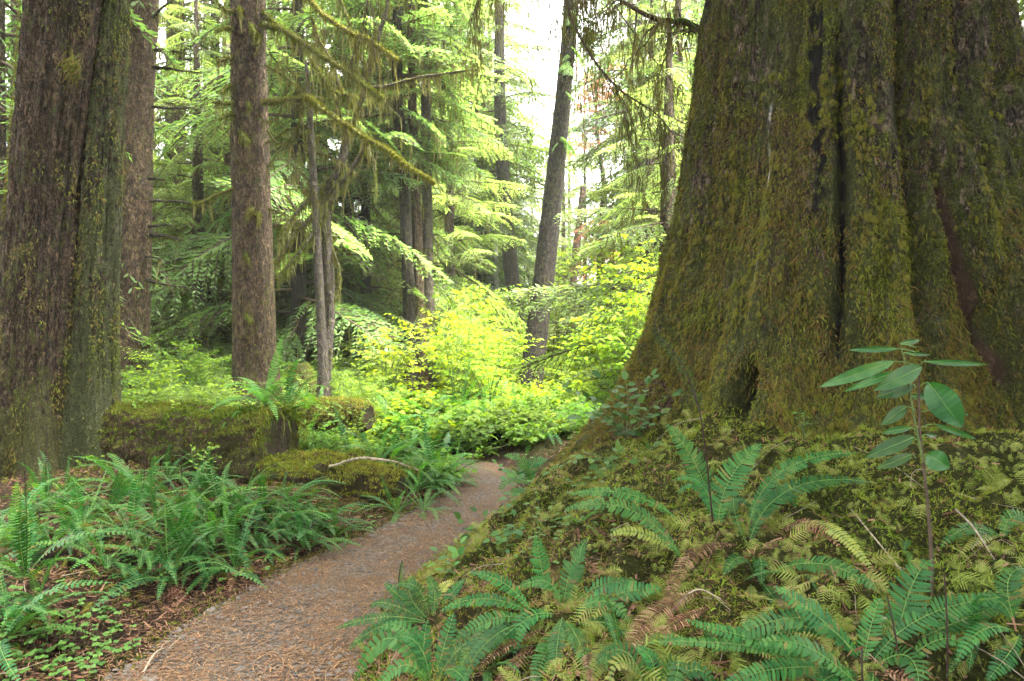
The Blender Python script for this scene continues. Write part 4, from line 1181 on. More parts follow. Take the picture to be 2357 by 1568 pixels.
for (p_, d_, v_) in ((1296, 46, 0), (1345, 52, 1), (1310, 58, 3), (1225, 64, 3)):
    hemlock(p_, d_, v_, 1.0, 'one of the many hemlocks crowding the forest far behind')
# bare stems among them
for k, (p, d, hw, lean, bk) in enumerate(((1316, 33, 9, -18, 'bark_brown'), (1382, 30, 10, -6, 'bark_brown'), (1052, 30, 6, 0, 'bark_dark'), (1064, 34, 6, 3, 'bark_dark'), (850, 21, 8, 6, 'bark_dark'), (866, 22, 7, 2, 'bark_dark'), (480, 33, 8, 4, 'bark_far'), (660, 36, 8, 3, 'bark_far'), (1010, 38, 8, 2, 'bark_far'), (1446, 36, 9, -4, 'bark_far'), (520, 40, 10, -3, 'bark_far'), (1100, 42, 9, 2, 'bark_far'))):
    labs = ['reddish thin trunk leaning in the far clearing', 'reddish trunk with brown dead foliage in the far clearing', 'dark thin stem of a close far pair', 'second dark thin stem of a close far pair',
            'dark stump like stem low behind the mossy log', 'thinner dark stem beside the stump like stem', 'far thin trunk between the stubbed and mossy limbed trunks', 'far thin trunk behind the forked tree',
            'far thin trunk past the three stems', 'far trunk near the edge of the colossal trunk', 'far stout trunk close to the mossy limbed trunk', 'far trunk behind the dark stout trunk']
    top = 430 if k < 2 else (560 if k in (4, 5) else -100)
    t_, b_, A_, _ = simple_tree('far_trunk', labs[k], [(p - lean * 1.5, top), (p - lean * .5, 500 + top * .2), (p, 700), (p + lean * .4, 800)], d, [hw * .75, hw * .85, hw, hw * 1.15], bk, .02, 5, 16, 50, .06, 70 + k, None, 0, 'bare far trunks')
    if k == 1:
        mb = MB()
        for _ in range(60):
            y0 = rng.uniform(140, 330) if _ < 42 else rng.uniform(500, 600)
            place_bough(mb, BOUGHS[rng.integers(6)], px(1368 + rng.normal(0, 26), y0, d), rng.uniform(0, 6.28), rng.uniform(.7, 1.7), rng.uniform(-.6, .1))
        V, Q = tube(np.array([A_[0], px(1374, 300, d), px(1368, 130, d)]), [.12, .08, .02], 6); mb.add(V, Q, 1)
        link('dead_foliage', mb.mesh('dead_foliage', [M['dead_needles'], M['twig'], M['lichen']], False, b_), t_)
t_, b_, A_, _ = simple_tree('pale_snag', 'thin whitish dead stem standing in the bright clearing', [(1140, 520), (1142, 620), (1143, 760)], 27, [4.5, 5, 6], 'bark_pale', .008, 5, 12, 30, .02, 90)

# ------------------------------------------------------------------ shrubs of the understorey
def shrub(seed, h, nst, nl, LL, spread=.5, lw=.55):
    r = np.random.default_rng(seed)
    mb = MB()
    B, D, LN = [], [], []
    for i in range(nst):
        a = r.uniform(0, 6.28); s = spread * r.uniform(.2, 1)
        top = np.array([math.cos(a) * s, math.sin(a) * s, h * r.uniform(.55, 1)])
        p = catmull(np.array([[0, 0, -.05], top * [.25, .25, .45] + r.normal(0, .03, 3), top * [.7, .7, .8] + r.normal(0, .04, 3), top]), 12)
        V, Q = tube(p, np.linspace(.008, .0025, 12), 4); mb.add(V, Q, 1)
        for k in range(int(nl / nst / 7)):
            u = int(r.integers(3, 12)); b = p[u]
            az = r.uniform(0, 6.28); tl = r.uniform(.12, .4) * h ** .5
            e = b + np.array([math.cos(az) * tl, math.sin(az) * tl, r.uniform(-.05, .14)])
            V, Q = tube(np.vstack([b, (b + e) / 2 + [0, 0, .02], e]), [.0028, .002, .001], 3); mb.add(V, Q, 1)
            n = 7
            s_ = np.linspace(.25, 1, n)
            pts = b + (e - b) * s_[:, None]
            sg = np.where(np.arange(n) % 2, 1, -1)
            aa = az + sg * r.uniform(.6, 1.2, n); aa[-1] = az
            B.append(pts); D.append(np.stack([np.cos(aa), np.sin(aa), r.normal(-.1, .25, n)], 1)); LN.append(LL * r.uniform(.6, 1.2, n))
    B, D, LN = np.vstack(B), np.vstack(D), np.concatenate(LN)
    N = np.array([0, 0, 1.0]) + r.normal(0, .3, B.shape)
    V, Q, T = leaf_ovals(B, D, N, LN, LN * lw)
    n0 = mb.n
    mb.add(V, Q, 0)
    mb.F.append(np.hstack([T + n0, -np.ones((len(T), 1), np.int64)])); mb.M.append(np.zeros(len(T), np.int32))
    return mb
SH_B = [shrub(400 + i, (1.0, 1.3, .8, 1.5)[i], 9, (560, 620, 480, 640)[i], .075, .55).mesh('shrub', [M['shrub'], M['stem']]) for i in range(4)]
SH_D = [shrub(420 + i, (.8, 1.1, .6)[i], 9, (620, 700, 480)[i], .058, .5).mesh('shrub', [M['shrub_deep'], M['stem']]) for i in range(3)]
SH_T = [shrub(440 + i, (2.6, 3.4)[i], 7, (700, 900)[i], .10, .9, .6).mesh('shrub', [M['shrub'], M['twig']]) for i in range(2)]
GC_SH = [shrub(460 + i, .32, 14, 500, .075, .55, .75).mesh('low_plant', [M['shrub_deep'] if i else M['shrub'], M['stem']]) for i in range(3)]
def put(name, me, x, y, s, label, cat, group, sink=0):
    o = link(name, me); o.location = (x, y, h1(x, y) - sink); o.rotation_euler = (rng.normal(0, .06), rng.normal(0, .06), rng.uniform(0, 6.28)); o.scale = (s, s, s * rng.uniform(.85, 1.15))
    return tag(o, label, cat, group)
def scatter(n, meshes, name, plo, phi_, dlo, dhi, s, label, cat, group, minsep=.5, pmin=.35, power=1.0):
    got = []
    t = 0
    while len(got) < n and t < n * 60:
        t += 1
        d = dlo + (dhi - dlo) * rng.random() ** power
        p = rng.uniform(plo, phi_)
        x = (p - 1178.5) / FOC * d
        if path_dist(x, d)[0][0] < pmin or math.hypot(x - GC[0], d - GC[1]) < 3.0: continue
        if any(math.hypot(x - q[0], d - q[1]) < minsep for q in got): continue
        if cat == 'shrub' and any(a - 45 < p < b + 45 and d < dd for a, b, dd in ((1195, 1265, 19.3), (548, 640, 12.9), (725, 765, 12.7), (930, 995, 16.8))): continue
        got.append((x, d))
        if cat == 'shrub' and 1130 < p < 1310 and d < 19.5:
            put(name, meshes[rng.integers(len(meshes))], x, d, .6, label, cat, group); continue
        put(name, meshes[rng.integers(len(meshes))], x, d, rng.uniform(*s), label, cat, group)
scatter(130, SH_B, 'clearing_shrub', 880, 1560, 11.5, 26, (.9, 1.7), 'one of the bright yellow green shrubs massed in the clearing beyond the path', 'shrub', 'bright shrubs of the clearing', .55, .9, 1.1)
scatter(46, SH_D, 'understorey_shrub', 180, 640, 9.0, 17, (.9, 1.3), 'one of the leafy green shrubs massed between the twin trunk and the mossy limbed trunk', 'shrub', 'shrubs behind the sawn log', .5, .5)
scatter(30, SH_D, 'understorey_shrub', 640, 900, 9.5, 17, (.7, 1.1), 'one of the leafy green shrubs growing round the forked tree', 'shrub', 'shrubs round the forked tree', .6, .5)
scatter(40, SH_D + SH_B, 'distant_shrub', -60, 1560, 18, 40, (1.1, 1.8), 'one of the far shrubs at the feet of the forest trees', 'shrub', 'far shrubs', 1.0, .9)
scatter(70, GC_SH, 'leafy_plant', 820, 1400, 9.3, 14, (.8, 1.3), 'one of the low leafy plants carpeting the bend of the path', 'plant', 'low plants at the path bend', .3, .12, 1.4)
for (p, d, s, v) in ((1190, 15.5, .42, 0), (1385, 15, 1.0, 1), (1420, 14, 1.25, 0), (1480, 12.5, 1.0, 1), (1530, 12, 1.1, 0), (1105, 17, .75, 1), (1270, 21, 1.3, 1), (1040, 15.5, .6, 0)):
    lab = {1190: 'sprig like young tree with bright leaves crossing the foot of the leaning trunk', 1385: 'tall bright leafed young tree just past the leaning trunk', 1420: 'bright leafed young tree midway between leaning trunk and colossal trunk',
           1480: 'bright leafed young tree beside the flank of the colossal trunk', 1530: 'bright leafed young tree partly behind the colossal trunk', 1105: 'bright leafed young tree in front of the pale dead stem', 1270: 'far bright young tree behind the leaning trunk', 1040: 'small bright leafed young tree beside the three close stems'}[p]
    put('young_maple', SH_T[v], (p - 1178.5) / FOC * d, d, s, lab, 'young tree', 'bright young trees of the clearing')

# ------------------------------------------------------------------ ferns
def frond(P0, P1, P2, hw, npair=34, N=(0, -.4, .9), bare=.08, spread=1.0, fwd=16, gapf=.86, curl=.12, seed=0, rr=.0032, shape='fern'):
    r = np.random.default_rng(seed)
    t = np.linspace(0, 1, 26)[:, None]
    P0, P1, P2 = (np.asarray(q, float) for q in (P0, P1, P2))
    C = (1 - t) ** 2 * P0 + 2 * t * (1 - t) * P1 + t ** 2 * P2
    Lc = np.concatenate([[0], np.cumsum(np.linalg.norm(np.diff(C, axis=0), axis=1))]); Lt = Lc[-1]
    u = np.linspace(bare, .995, npair)
    cu = np.stack([np.interp(u * Lt, Lc, C[:, k]) for k in range(3)], 1)
    T = nrm(np.gradient(cu, axis=0))
    N = nrm(np.asarray(N, float)[None])
    S = nrm(np.cross(T, np.broadcast_to(N, T.shape)))
    U = np.cross(S, T)
    sp = Lt * (1 - bare) / npair
    uu = (u - bare) / (1 - bare)
    if shape == 'fertile':
        prof = np.sin(np.pi * np.clip(.12 + .86 * uu, 0, 1)) ** .7
    else:
        prof = np.minimum(1, (.30 + 1.9 * uu)) * np.minimum(1, 1.55 * (1 - uu) ** .62 + .02)
    l = hw * prof * r.uniform(.88, 1.06, npair) * np.where(r.random(npair) < .04, .45, 1)
    w = np.minimum(sp * gapf, l * .8)
    mb = MB()
    for sg in (1, -1):
        fa = R(fwd) + r.normal(0, .08, npair)
        d = S * sg * np.cos(fa)[:, None] + T * np.sin(fa)[:, None]
        q = nrm(np.cross(d, U))
        ss = np.array([0, .38, .78, 1.0]); ww = np.array([.62, 1.0, .74, .12])
        rows = []
        for s_, w_ in zip(ss, ww):
            c = cu + d * (l * s_)[:, None] + T * (l * .10 * s_ ** 2)[:, None] + U * (l * (.16 * s_ - curl * 2.2 * s_ ** 2))[:, None]
            rows += [c + q * (w * w_ * .5)[:, None], c - q * (w * w_ * .5)[:, None]]
        V = np.stack(rows, 1).reshape(-1, 3)
        k = (np.arange(npair) * 8)[:, None]
        Q = np.concatenate([k + np.array([[0, 1, 3, 2]]), k + np.array([[2, 3, 5, 4]]), k + np.array([[4, 5, 7, 6]])])
        mb.add(V, Q, 0)
    V, Q = tube(C + np.array([0, 0, .001]), np.linspace(rr, rr * .35, 26), 4); mb.add(V, Q, 1)
    return mb

FM = {'fern': ['fern', 'rachis'], 'fresh': ['fern_fresh', 'rachis'], 'yellow': ['fern_yellow', 'rachis'], 'dead': ['fern_dead', 'rachis_dead'], 'stalk': ['fern', 'stalk']}
def mats(k):
    return [M[q] for q in FM[k]]
# shared frond shapes, 1 long, rising along +X
SHAPES = [((0, 0, 0), (.40, .02, .42), (.88, .05, .22)), ((0, 0, 0), (.48, -.03, .36), (.94, -.08, .06)), ((0, 0, 0), (.28, .02, .60), (.62, .06, .62)),
          ((0, 0, 0), (.52, .05, .28), (.92, .12, -.16)), ((0, 0, 0), (.40, -.04, .46), (.92, -.10, .14)), ((0, 0, 0), (.12, .0, .5), (.22, .04, .95))]
FR = {}
for key in ('fern', 'fresh', 'dead', 'yellow'):
    FR[key] = []
    for i, (a, b, c) in enumerate(SHAPES):
        m_ = frond(a, b, c, .070 if key != 'dead' else .06, 25, (-.35, .05, 1), .07, seed=500 + i, gapf=.66 if key != 'dead' else .5, curl=.10 if key != 'dead' else .35, rr=.004)
        FR[key].append(m_.mesh('frond', mats(key)))
def make_fern(pos, size, nf, label, group, kinds=('fern',), dead=2, erect=.15, fert=0, lean=None, name='sword_fern'):
    root = empty(name, pos, label, 'fern', group)
    a0 = rng.uniform(0, 6.28)
    for i in range(nf):
        k = kinds[rng.integers(len(kinds))]
        v = int(rng.choice([0, 1, 3, 4, 2, 5], p=[.25, .24, .10, .24, .17 - .12 * erect, .12 * erect]))
        o = link('frond', FR[k][v], root)
        az = a0 + i * 2.399 + rng.normal(0, .25)
        if lean is not None and rng.random() < .55:
            az = lean + rng.normal(0, .9)
        s = size * rng.uniform(.65, 1.1)
        o.scale = (s, s * rng.uniform(.85, 1.1), s)
        o.rotation_euler = (rng.normal(0, .22), rng.normal(-.05, .2), az)
    for i in range(dead):
        o = link('dead_frond', FR['dead'][int(rng.choice([3, 1, 3]))], root)
        s = size * rng.uniform(.5, .85)
        o.scale = (s, s, s)
        o.rotation_euler = (rng.normal(0, .3), rng.uniform(.25, .9), rng.uniform(0, 6.28) if lean is None else lean + rng.normal(0, 1.0))
    for i in range(fert):
        o = link('fertile_stalk', FERT, root)
        o.scale = (size * 1.0,) * 3
        o.rotation_euler = (rng.normal(0, .15), rng.normal(0, .15), rng.uniform(0, 6.28))
    return root
mb = MB()
V, Q = tube(catmull([(0, 0, 0), (.03, 0, .5), (.05, .02, 1.0)], 14), np.linspace(.005, .003, 14), 5); mb.add(V, Q, 1)
mb.merge(frond((.025, 0, .45), (.045, .01, .8), (.06, .02, 1.1), .03, 26, (0, -1, .1), .02, gapf=.3, seed=5, shape='fertile'))
FERT = mb.mesh('fertile_stalk', [M['stalk'], M['stalk']])

BANK = 'ferns massed over the left bank'
LEFT = [  # px, py, size, fronds, label, fert, lean
    (105, 1178, .50, 9, 'fern with tall upright bright fronds at the foot of the big twin trunk', 2, None),
    (40, 1215, .46, 9, 'fern low at the outer root of the twin trunk', 0, None),
    (385, 1105, .48, 9, 'fern between the twin trunk roots and the rotting face of the sawn log', 1, None),
    (470, 1110, .46, 10, 'fern in front of the middle of the sawn log, topmost on the bank', 1, None),
    (560, 1150, .44, 9, 'fern just below the sawn end of the mossy log', 0, -.5),
    (655, 1165, .46, 10, 'long fronded fern between the sawn log end and the low mossy log', 0, -.4),
    (735, 1215, .44, 9, 'outermost bank fern reaching toward the bend of the path', 0, -.3),
    (700, 1265, .42, 8, 'fern with brown dead fronds trailing on the path edge', 0, -.8),
    (630, 1215, .46, 10, None, 0, -.6), (330, 1150, .48, 10, None, 1, None), (420, 1175, .48, 10, None, 1, None), (510, 1195, .46, 10, None, 0, None),
    (250, 1180, .46, 9, None, 0, None), (300, 1240, .48, 10, None, 0, -1.2), (400, 1255, .50, 11, None, 0, -1.0), (590, 1255, .42, 8, None, 0, -1.0),
    (480, 1275, .46, 9, None, 0, -1.0),
    (540, 1310, .50, 9, 'star shaped fern spreading flat at the foot of the bank by the path', 0, -1.3),
    (390, 1345, .52, 8, 'fern with a fan of brown dead fronds hanging down to the gravel', 0, -1.4),
    (180, 1260, .46, 8, None, 0, None), (240, 1310, .40, 6, 'small drooping fern on the bare brown part of the bank', 0, -1.2),
    (60, 1330, .50, 9, 'fern just above the clover patch on the bank', 1, None),
    (20, 1470, .46, 8, 'fern lowest on the left bank, rising out of the clover', 0, None), (110, 1265, .42, 7, None, 0, None),
    (150, 1140, .36, 6, None, 0, None), (360, 1200, .46, 9, None, 0, None), (280, 1130, .44, 9, None, 0, None), (450, 1215, .46, 9, None, 0, -1.0), (520, 1240, .46, 9, None, 0, -1.0), (610, 1180, .44, 9, None, 0, -.5), (190, 1210, .46, 8, None, 0, None), (770, 1235, .34, 7, None, 0, -.3), (480, 1150, .44, 8, None, 0, None), (650, 1245, .42, 8, None, 0, -.7), (340, 1290, .44, 8, None, 0, -1.2), (440, 1300, .42, 8, None, 0, -1.2), (30, 1265, .44, 8, None, 0, None), (85, 1395, .4, 6, None, 0, None), (690, 1195, .40, 8, None, 0, -.4), (570, 1180, .42, 9, None, 0, None),
]
for (x, y, s, nf, lab, ft, ln) in LEFT:
    p = G(x, y)
    make_fern(p - [0, 0, .01], s * 1.18, nf + 7, lab or 'one of the dark green ferns crowded together on the bank below the sawn log', BANK, ('fern', 'fern', 'fern', 'fern', 'fern', 'fresh'), 6 if lab and 'brown' in lab else 4, .3, ft, -1.2 if ln is None else ln)

# ferns round the second log and along the far side of the path
MID = [(960, 1075, .62, 12, 'big lush fern spilling over the end of the low mossy log'), (1000, 1110, .5, 11, 'feathery fern overhanging the path at the low mossy log'), (1040, 1085, .45, 10, 'fern at the inner corner of the path bend'),
       (915, 1170, .32, 8, 'small light green fern on the path edge before the low mossy log'), (975, 1165, .34, 7, 'small fading fern against the end of the low mossy log'), (860, 1030, .6, 12, 'blue green fern rising behind the low mossy log'), (780, 1020, .5, 10, 'fern between the sawn log and the low mossy log'),
       (1050, 960, .95, 12, 'tall fern with pale arching fronds in the sunlit clearing'), (1010, 975, .75, 11, 'fern beside the tall pale fern in the clearing'), (1130, 960, .8, 12, 'upright bright green fern in the clearing, under the fallen branches'),
       (1190, 985, .65, 11, None), (1110, 1010, .6, 11, None), (960, 1000, .65, 11, None), (910, 990, .6, 11, None), (1250, 1000, .6, 10, None), (1060, 1030, .45, 10, None), (985, 1040, .5, 11, None), (730, 950, .5, 10, 'fern on top of the rear mossy log'), (610, 935, .55, 10, 'fern on top of the sawn log at its cut end'), (660, 945, .5, 10, 'fern behind the sawn log end')]
for (x, y, s, nf, lab) in MID:
    if y < 960:
        p = px(x, y, 7.2 if x < 700 else 9.4); p[2] = max(p[2], h1(p[0], p[1]))
    else:
        p = G(x, y + 14)
    make_fern(p - [0, 0, .01], s * 1.3, nf + 6, lab or 'one of the bright ferns bordering the far side of the path bend', 'ferns round the path bend', ('fern', 'fresh', 'fresh') if y > 990 else ('fresh', 'fresh', 'fern'), 1, .25, 0)
scatter(10, GC_SH[1:], 'leafy_plant', 640, 1075, 7.2, 9.6, (.5, .9), 'one of the low leafy plants crowding between the logs and the path bend', 'plant', 'low plants by the logs', .28, .12)
for _ in range(40):
    d = rng.uniform(6.9, 10); p = rng.uniform(690, 1080); x = (p - 1178.5) / FOC * d
    if path_dist(x, d)[0][0] < .12: continue
    make_fern((x, d, h1(x, d)), rng.uniform(.5, .75), 12, 'one of the ferns crowding between the low mossy log and the path bend', 'ferns behind the low mossy log', ('fresh', 'fern', 'fern'), 1, .3, 0, -.8)
for _ in range(30):
    d = rng.uniform(9.8, 15); p = rng.uniform(640, 1420); x = (p - 1178.5) / FOC * d
    if path_dist(x, d)[0][0] < .25 or math.hypot(x - GC[0], d - GC[1]) < 3.2: continue
    make_fern((x, d, h1(x, d)), rng.uniform(.5, .85), 9, 'one of the ferns scattered among the clearing plants', 'ferns in the clearing', ('fresh', 'fern'), 0, .3)

# the large ferns of the foreground, frond by frond
FORE = 'large ferns of the foreground'
def hero_fern(crown_px, label, fronds, dz=0.0):
    c = G(*crown_px)
    root = empty('sword_fern', c, label, 'fern', FORE)
    for i, f in enumerate(fronds):
        (bx, by), (cx, cy), (tx, ty), hwp = f[:4]
        kind = f[4] if len(f) > 4 else 'fern'
        db = f[5] if len(f) > 5 else None
        b = G(bx, by)
        d0 = b[1]
        down = (ty - by) / FOC
        dt = d0 + (-.10 if ty > by else .05)
        if db is not None: dt = d0 + db
        tip = px(tx, ty, dt)
        while tip[2] < h1(tip[0], tip[1]) + .03 and dt > 1.2:
            dt -= .04; tip = px(tx, ty, dt)
        ctl = px(cx, cy, (d0 + dt) / 2)
        ctl = 2 * ctl - .5 * (b + tip)
        if ctl[2] < h1(ctl[0], ctl[1]) + .05: ctl[2] = h1(ctl[0], ctl[1]) + .05
        hw = hwp / FOC * (d0 + dt) / 2 * 1.24
        Lg = np.linalg.norm(tip - b)
        npair = int(np.clip(Lg / .0165, 18, 46))
        vdir = nrm(((b + tip) / 2 - [0, 0, EYE])[None])[0]
        N = np.array([0, 0, .75]) - vdir * .8 + rng.normal(0, .16, 3)
        m_ = frond(b + [0, 0, -.01], ctl, tip, hw, npair, N, .06, gapf=.84 if kind != 'dead' else .5, curl=.10 if kind != 'dead' else .16, seed=900 + int(bx + tx), rr=.0024)
        o = link('dead_frond' if kind == 'dead' else 'frond', m_.mesh('frond', mats(kind), False, c), root)
        if kind == 'dead': o['label'] = 'brown withered frond hanging from the fern'
        if kind == 'yellow': o['label'] = 'yellowed frond'
    return root
f1 = hero_fern((1650, 1205), 'fern with upright ladder like fronds and one very tall thin stalk on the mossy mound', [
    ((1640, 1195), (1607, 1080), (1533, 976), 27), ((1655, 1210), (1676, 1110), (1752, 1022), 33), ((1650, 1205), (1612, 1112), (1545, 1108), 14),
    ((1642, 1190), (1600, 1120), (1560, 1140), 12), ((1665, 1205), (1700, 1150), (1730, 1180), 10)])
cc = G(1642, 1215)
tp = np.array([cc, px(1622, 1020, 3.65), px(1605, 930, 3.65), px(1565, 830, 3.7), px(1497, 755, 3.75)])
mb = MB(); p_ = catmull(tp, 30)
V, Q = tube(p_, np.linspace(.0052, .002, 30), 5); mb.add(V, Q, 1)
mb.merge(frond(px(1612, 950, 3.65), px(1585, 830, 3.68), px(1497, 755, 3.75), .042, 24, (0, -1, .25), .02, gapf=.16, fwd=35, seed=3, shape='fertile', rr=.0016))
link('fertile_stalk', mb.mesh('fertile_stalk', [M['fern'], M['stalk']], False, f1.location), f1)
hero_fern((1722, 1255), 'fern with two long fronds sweeping across the mound under the broad leaved seedling', [
    ((1722, 1215), (1800, 1085), (1976, 1043), 19), ((1722, 1255), (1815, 1128), (2006, 1110), 27), ((1720, 1185), (1790, 1132), (1832, 1172), 18),
    ((1720, 1250), (1690, 1170), (1700, 1110), 10)])
hero_fern((1570, 1285), 'fern lying flat over the mound slope toward the brown bare root', [
    ((1572, 1288), (1455, 1175), (1300, 1172), 24), ((1562, 1195), (1450, 1138), (1308, 1139), 14), ((1565, 1270), (1470, 1225), (1400, 1235), 14, 'yellow')])
hero_fern((1300, 1405), 'large star shaped fern in the middle foreground beside the path', [
    ((1298, 1400), (1312, 1320), (1352, 1238), 22), ((1262, 1375), (1247, 1310), (1234, 1232), 21), ((1318, 1420), (1400, 1372), (1522, 1355), 28),
    ((1225, 1405), (1160, 1342), (1078, 1318), 19), ((1232, 1412), (1120, 1378), (1012, 1408), 19), ((1298, 1425), (1262, 1490), (1222, 1592), 24), ((1300, 1424), (1330, 1470), (1352, 1545), 24),
    ((1215, 1420), (1130, 1425), (1040, 1480), 19), ((1285, 1412), (1210, 1425), (1182, 1512), 21), ((1310, 1408), (1375, 1350), (1470, 1340), 17), ((1290, 1395), (1262, 1340), (1192, 1352), 17),
    ((1322, 1430), (1400, 1440), (1448, 1475), 19), ((1308, 1404), (1330, 1300), (1342, 1250), 15), ((1240, 1420), (1130, 1470), (1065, 1580), 22), ((1210, 1450), (1110, 1470), (1055, 1560), 20),
    ((1310, 1440), (1385, 1500), (1310, 1610), 20, 'yellow'), ((1330, 1400), (1400, 1385), (1450, 1440), 18), ((1295, 1415), (1283, 1480), (1278, 1570), 22), ((1240, 1460), (1180, 1530), (1120, 1600), 14, 'dead'), ((1330, 1450), (1350, 1520), (1360, 1590), 14, 'dead'), ((1260, 1440), (1160, 1490), (1100, 1545), 12, 'dead'), ((1150, 1330), (1110, 1350), (1060, 1360), 8, 'dead')])
hero_fern((985, 1425), 'fern leaning out over the gravel, nearest the path in the foreground', [
    ((982, 1425), (890, 1388), (852, 1402), 17), ((985, 1428), (880, 1420), (772, 1448), 15), ((975, 1418), (918, 1370), (884, 1340), 16), ((985, 1420), (944, 1370), (956, 1328), 20), ((995, 1418), (1000, 1365), (984, 1326), 15),
    ((1000, 1422), (1040, 1365), (1072, 1332), 13), ((980, 1430), (880, 1440), (800, 1500), 13), ((988, 1420), (960, 1352), (905, 1350), 14), ((975, 1435), (900, 1470), (860, 1520), 14), ((1000, 1400), (1020, 1350), (1048, 1342), 12, 'yellow'), ((985, 1430), (930, 1500), (900, 1560), 12, 'dead'), ((1005, 1430), (1020, 1470), (1010, 1520), 12, 'dead')])
hero_fern((985, 1570), 'fern at the very bottom edge with fronds splayed over the gravel', [
    ((985, 1560), (940, 1455), (872, 1447), 22), ((985, 1565), (900, 1468), (818, 1565), 24), ((990, 1565), (960, 1480), (898, 1470), 18), ((985, 1570), (975, 1500), (985, 1425), 18), ((1000, 1560), (1030, 1460), (1045, 1410), 20), ((990, 1575), (930, 1530), (860, 1600), 18), ((1000, 1570), (1050, 1500), (1085, 1480), 20), ((1010, 1575), (1040, 1540), (1090, 1600), 18)])
hero_fern((2000, 1525), 'largest fern of all, broad fronds radiating at the bottom corner', [
    ((1985, 1515), (1890, 1425), (1779, 1350), 31), ((1975, 1520), (1840, 1422), (1633, 1504), 27), ((1965, 1510), (1740, 1470), (1575, 1426), 21), ((1930, 1520), (1690, 1482), (1482, 1481), 15), ((2005, 1525), (2125, 1420), (2320, 1374), 29),
    ((2060, 1500), (2098, 1350), (2148, 1288), 40), ((1990, 1590), (1860, 1490), (1740, 1484), 30), ((2080, 1480), (2230, 1420), (2360, 1376), 22), ((1985, 1530), (2010, 1420), (2030, 1376), 25), ((2010, 1530), (2090, 1510), (2115, 1600), 30),
    ((1990, 1540), (1905, 1560), (1850, 1640), 30), ((2010, 1540), (2005, 1590), (1985, 1660), 26), ((2060, 1540), (2170, 1470), (2240, 1520), 20), ((2030, 1500), (2070, 1440), (2095, 1380), 26), ((1960, 1540), (1780, 1540), (1640, 1600), 24), ((2020, 1540), (2110, 1570), (2160, 1640), 20, 'dead'), ((1960, 1480), (1850, 1440), (1790, 1470), 16)])
hero_fern((1775, 1315), 'fern with drooping, yellow and brown withered fronds between mound and largest fern', [
    ((1775, 1312), (1895, 1298), (2020, 1360), 22), ((1737, 1322), (1705, 1282), (1664, 1325), 17), ((1738, 1322), (1750, 1285), (1752, 1345), 17), ((1728, 1340), (1728, 1400), (1718, 1456), 22, 'yellow'), ((1775, 1245), (1778, 1280), (1772, 1320), 22, 'dead'), ((1812, 1218), (1905, 1212), (2018, 1330), 16, 'yellow'),
    ((1790, 1225), (1860, 1205), (1935, 1262), 15, 'dead'), ((1780, 1330), (1810, 1400), (1850, 1440), 20, 'dead'), ((1750, 1330), (1790, 1400), (1830, 1425), 15), ((1700, 1250), (1590, 1280), (1530, 1418), 22, 'dead'), ((1620, 1350), (1500, 1420), (1436, 1530), 27, 'dead'), ((1640, 1390), (1560, 1430), (1470, 1490), 16, 'dead')])
hero_fern((2330, 1440), 'dark fern cut by the right hand picture edge', [
    ((2335, 1440), (2290, 1380), (2210, 1420), 22), ((2340, 1440), (2320, 1340), (2360, 1310), 24), ((2340, 1450), (2260, 1450), (2200, 1530), 20), ((2345, 1450), (2330, 1500), (2270, 1570), 20)])
hero_fern((2300, 1235), 'fern at the far end of the mound beside the buttress root', [
    ((2310, 1235), (2230, 1215), (2165, 1262), 16), ((2310, 1240), (2330, 1190), (2390, 1205), 20), ((2305, 1230), (2260, 1240), (2210, 1275), 12, 'yellow')])
hero_fern((1500, 1560), 'dark fern low between the star shaped fern and the largest fern', [
    ((1490, 1600), (1440, 1500), (1370, 1530), 24), ((1510, 1600), (1560, 1520), (1540, 1620), 24), ((1505, 1590), (1500, 1520), (1460, 1490), 20), ((1500, 1590), (1430, 1520), (1400, 1600), 22, 'yellow'), ((1520, 1600), (1600, 1540), (1650, 1600), 22)])
hero_fern((1215, 1100), 'blue green fern tucked between the path and the root of the colossal tree', [
    ((1225, 1115), (1205, 1080), (1190, 1105), 20), ((1228, 1112), (1225, 1070), (1260, 1060), 16), ((1225, 1118), (1180, 1100), (1150, 1130), 12), ((1230, 1110), (1200, 1060), (1160, 1050), 14, 'fresh')])
for (x, y, s_, nf, lab, kd) in ((1425, 1500, .34, 7, 'small dark fern under the withered fronds by the star shaped fern', ('fern',)), (1120, 1540, .36, 8, 'dark fern squeezed between the gravel side ferns and the star shaped fern', ('fern',)), (1840, 1330, .28, 6, 'small fern at the foot of the seedling stem', ('fern',)),
                           (1620, 1470, .30, 5, 'small yellowing fern behind the largest fern', ('fern', 'yellow')), (2240, 1480, .36, 7, 'dark fern under the long fronds of the largest fern', ('fern',)), (1330, 1210, .26, 6, 'little fern in front of the bare root', ('fern', 'fresh')), (1480, 1400, .26, 4, 'mostly withered fern on the mound', ('fern', 'dead')), (2080, 1270, .26, 5, 'little fern on the mound behind the seedling', ('fern', 'fresh'))):
    make_fern(G(x, y) - [0, 0, .01], s_, nf, lab, FORE, kd, 3, .3, 0, -1.3)
